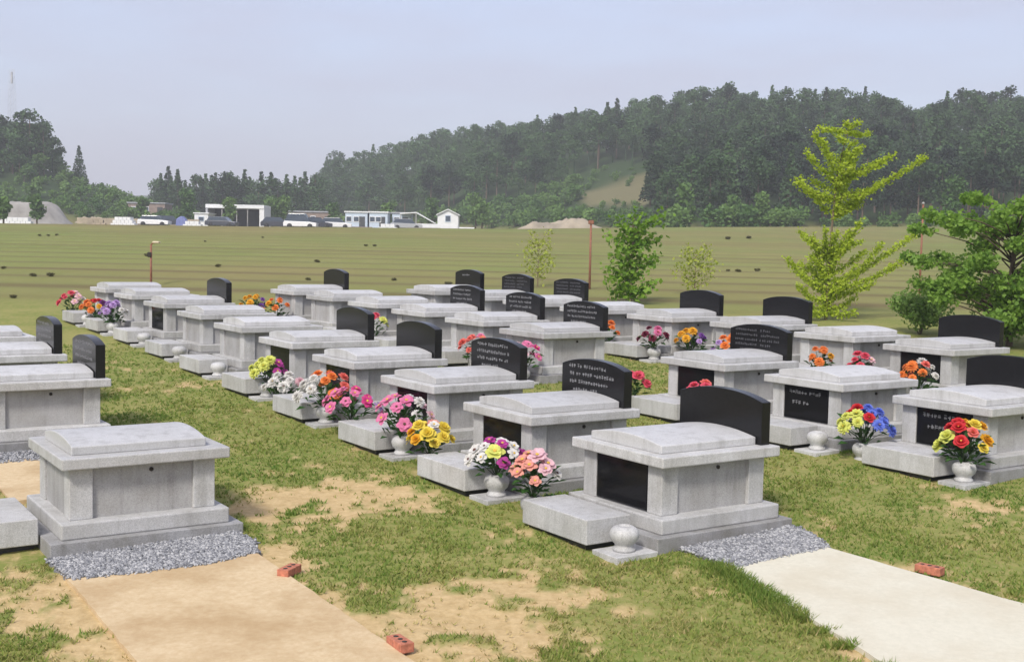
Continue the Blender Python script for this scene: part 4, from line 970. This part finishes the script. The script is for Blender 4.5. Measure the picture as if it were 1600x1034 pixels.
blocks(604, 156, 4, 2, M_WH, 'white block stack between cabins and tent'); blocks(660, 153, 7, 1, M_EARTH2, 'grey block row before the low white wall'); blocks(25, 136, 6, 2, M_WH, 'white block stack at the foot of the left earth bank')
p = vspot(283, 160); t = empty('covered_load', p); tag(t, 'blue tarpaulin covered load beside the low cream wall', 'tarpaulin')
MB().prism([(-.75, -.2), (.75, -.2), (.65, .9), (.1, 1.5), (-.6, 1.1)], 'y', -.7, .7, .12).build('tarpaulin', M_BLUE, t); MB().box(-.8, .8, -.75, .75, -.3, -.18).build('pallet', M_TIN, t)
# village trees, bright green
def vtree(px, Y, h, label, mat=M_FARB, wide=.3):
    p = vspot(px, Y); t = empty('village_tree', p); tag(t, label, 'tree', 'light green trees in the village'); C = np.concatenate([shell(120, (rng.uniform(-.3, .3)*h*wide, rng.uniform(-.3, .3)*h*wide, h*f), (h*wide*.8, h*wide*.8, h*.17), .5)[0] for f in (.35, .5, .65, .8, .9)])
    V, F = leaf_quads(C, .42, .2, 1.3); link('crown', np_mesh('crown', V, F), t, [mat]); MB().tube([(0, 0, -.4), (0, 0, h*.6)], [.12, .06], 6).build('trunk', M_TRUNK, t)
for i, (px, Y, h, l) in enumerate(((292, 172, 5.2, 'tall light green tree in front of the dark pine belt'), (356, 170, 4.2, 'green tree standing before the white portal building'), (424, 180, 4.6, 'light green tree right of the portal building'), (440, 181, 4.8, 'slim light green tree beside the brown shed'), (605, 182, 4.2, 'bright green tree behind the blue cabins'), (672, 184, 4.8, 'green tree behind the tent and white house'), (222, 176, 3.6, 'dark green round tree by the low grey shed'), (57, 138, 3.4, 'slim green tree before the pale earth bank'), (5, 118, 2.6, 'green tree at the left picture edge by the field'), (740, 178, 5.4, 'slender green tree right of the white house'), (750, 170, 4.0, 'green bush-like tree at the hill foot'), (518, 180, 3.8, 'green tree left of the blue cabins'))): vtree(px, Y, h, l, M_FARB)
for px, Y, h, l in ((1063, 131, 5.0, 'slender pale green tree at the foot of the dark wood'), (1140, 129, 3.6, 'pale green sapling tree at the wood edge, left of two'), (1182, 129, 3.9, 'pale green sapling tree at the wood edge, right of two'), (1480, 120, 5.0, 'pale green slender tree above the layered right tree')): vtree(px, Y, h, l, M_FARB, .26)
# lattice mast on the left hill
p = spot(20, 238); hm = (375-112)/FPX*238+CAMH-p.z; t = empty('lattice_mast', p); tag(t, 'faint tall lattice mast on the hill at the left', 'mast')
b_ = MB()
for sx in (-1, 1):
    for sy in (-1, 1): b_.tube([(sx*.9, sy*.9, -.5), (sx*.35, sy*.35, hm)], [.045, .03], 4)
for i in range(14):
    z0, z1 = hm*i/14, hm*(i+1)/14; q0, q1 = .9-.55*i/14, .9-.55*(i+1)/14; b_.tube([(-q0, -q0, z0), (q1, -q1, z1)], [.022, .022], 4); b_.tube([(-q0, q0, z0), (q1, q1, z1)], [.022, .022], 4)
b_.build('frame', M_PALE, t); MB().box(-.16, .16, -.16, .16, hm*.86, hm*.97).build('antenna', M_PALE, t)

# ------------------------------------------------------------------ haze
HZ = .00088
me = MB().box(-2750, 2750, -2750, 2750, -40, 75).mesh('haze')
m, t, p, o = newmat('haze air'); t.nodes.remove(p); v = t.nodes.new('ShaderNodeVolumePrincipled'); v.inputs['Color'].default_value = (.95, .97, 1, 1); v.inputs['Density'].default_value = HZ; v.inputs['Anisotropy'].default_value = 0
t.links.new(v.outputs[0], o.inputs['Volume'])
tag(link('haze', me, None, [m]), kind='stuff')
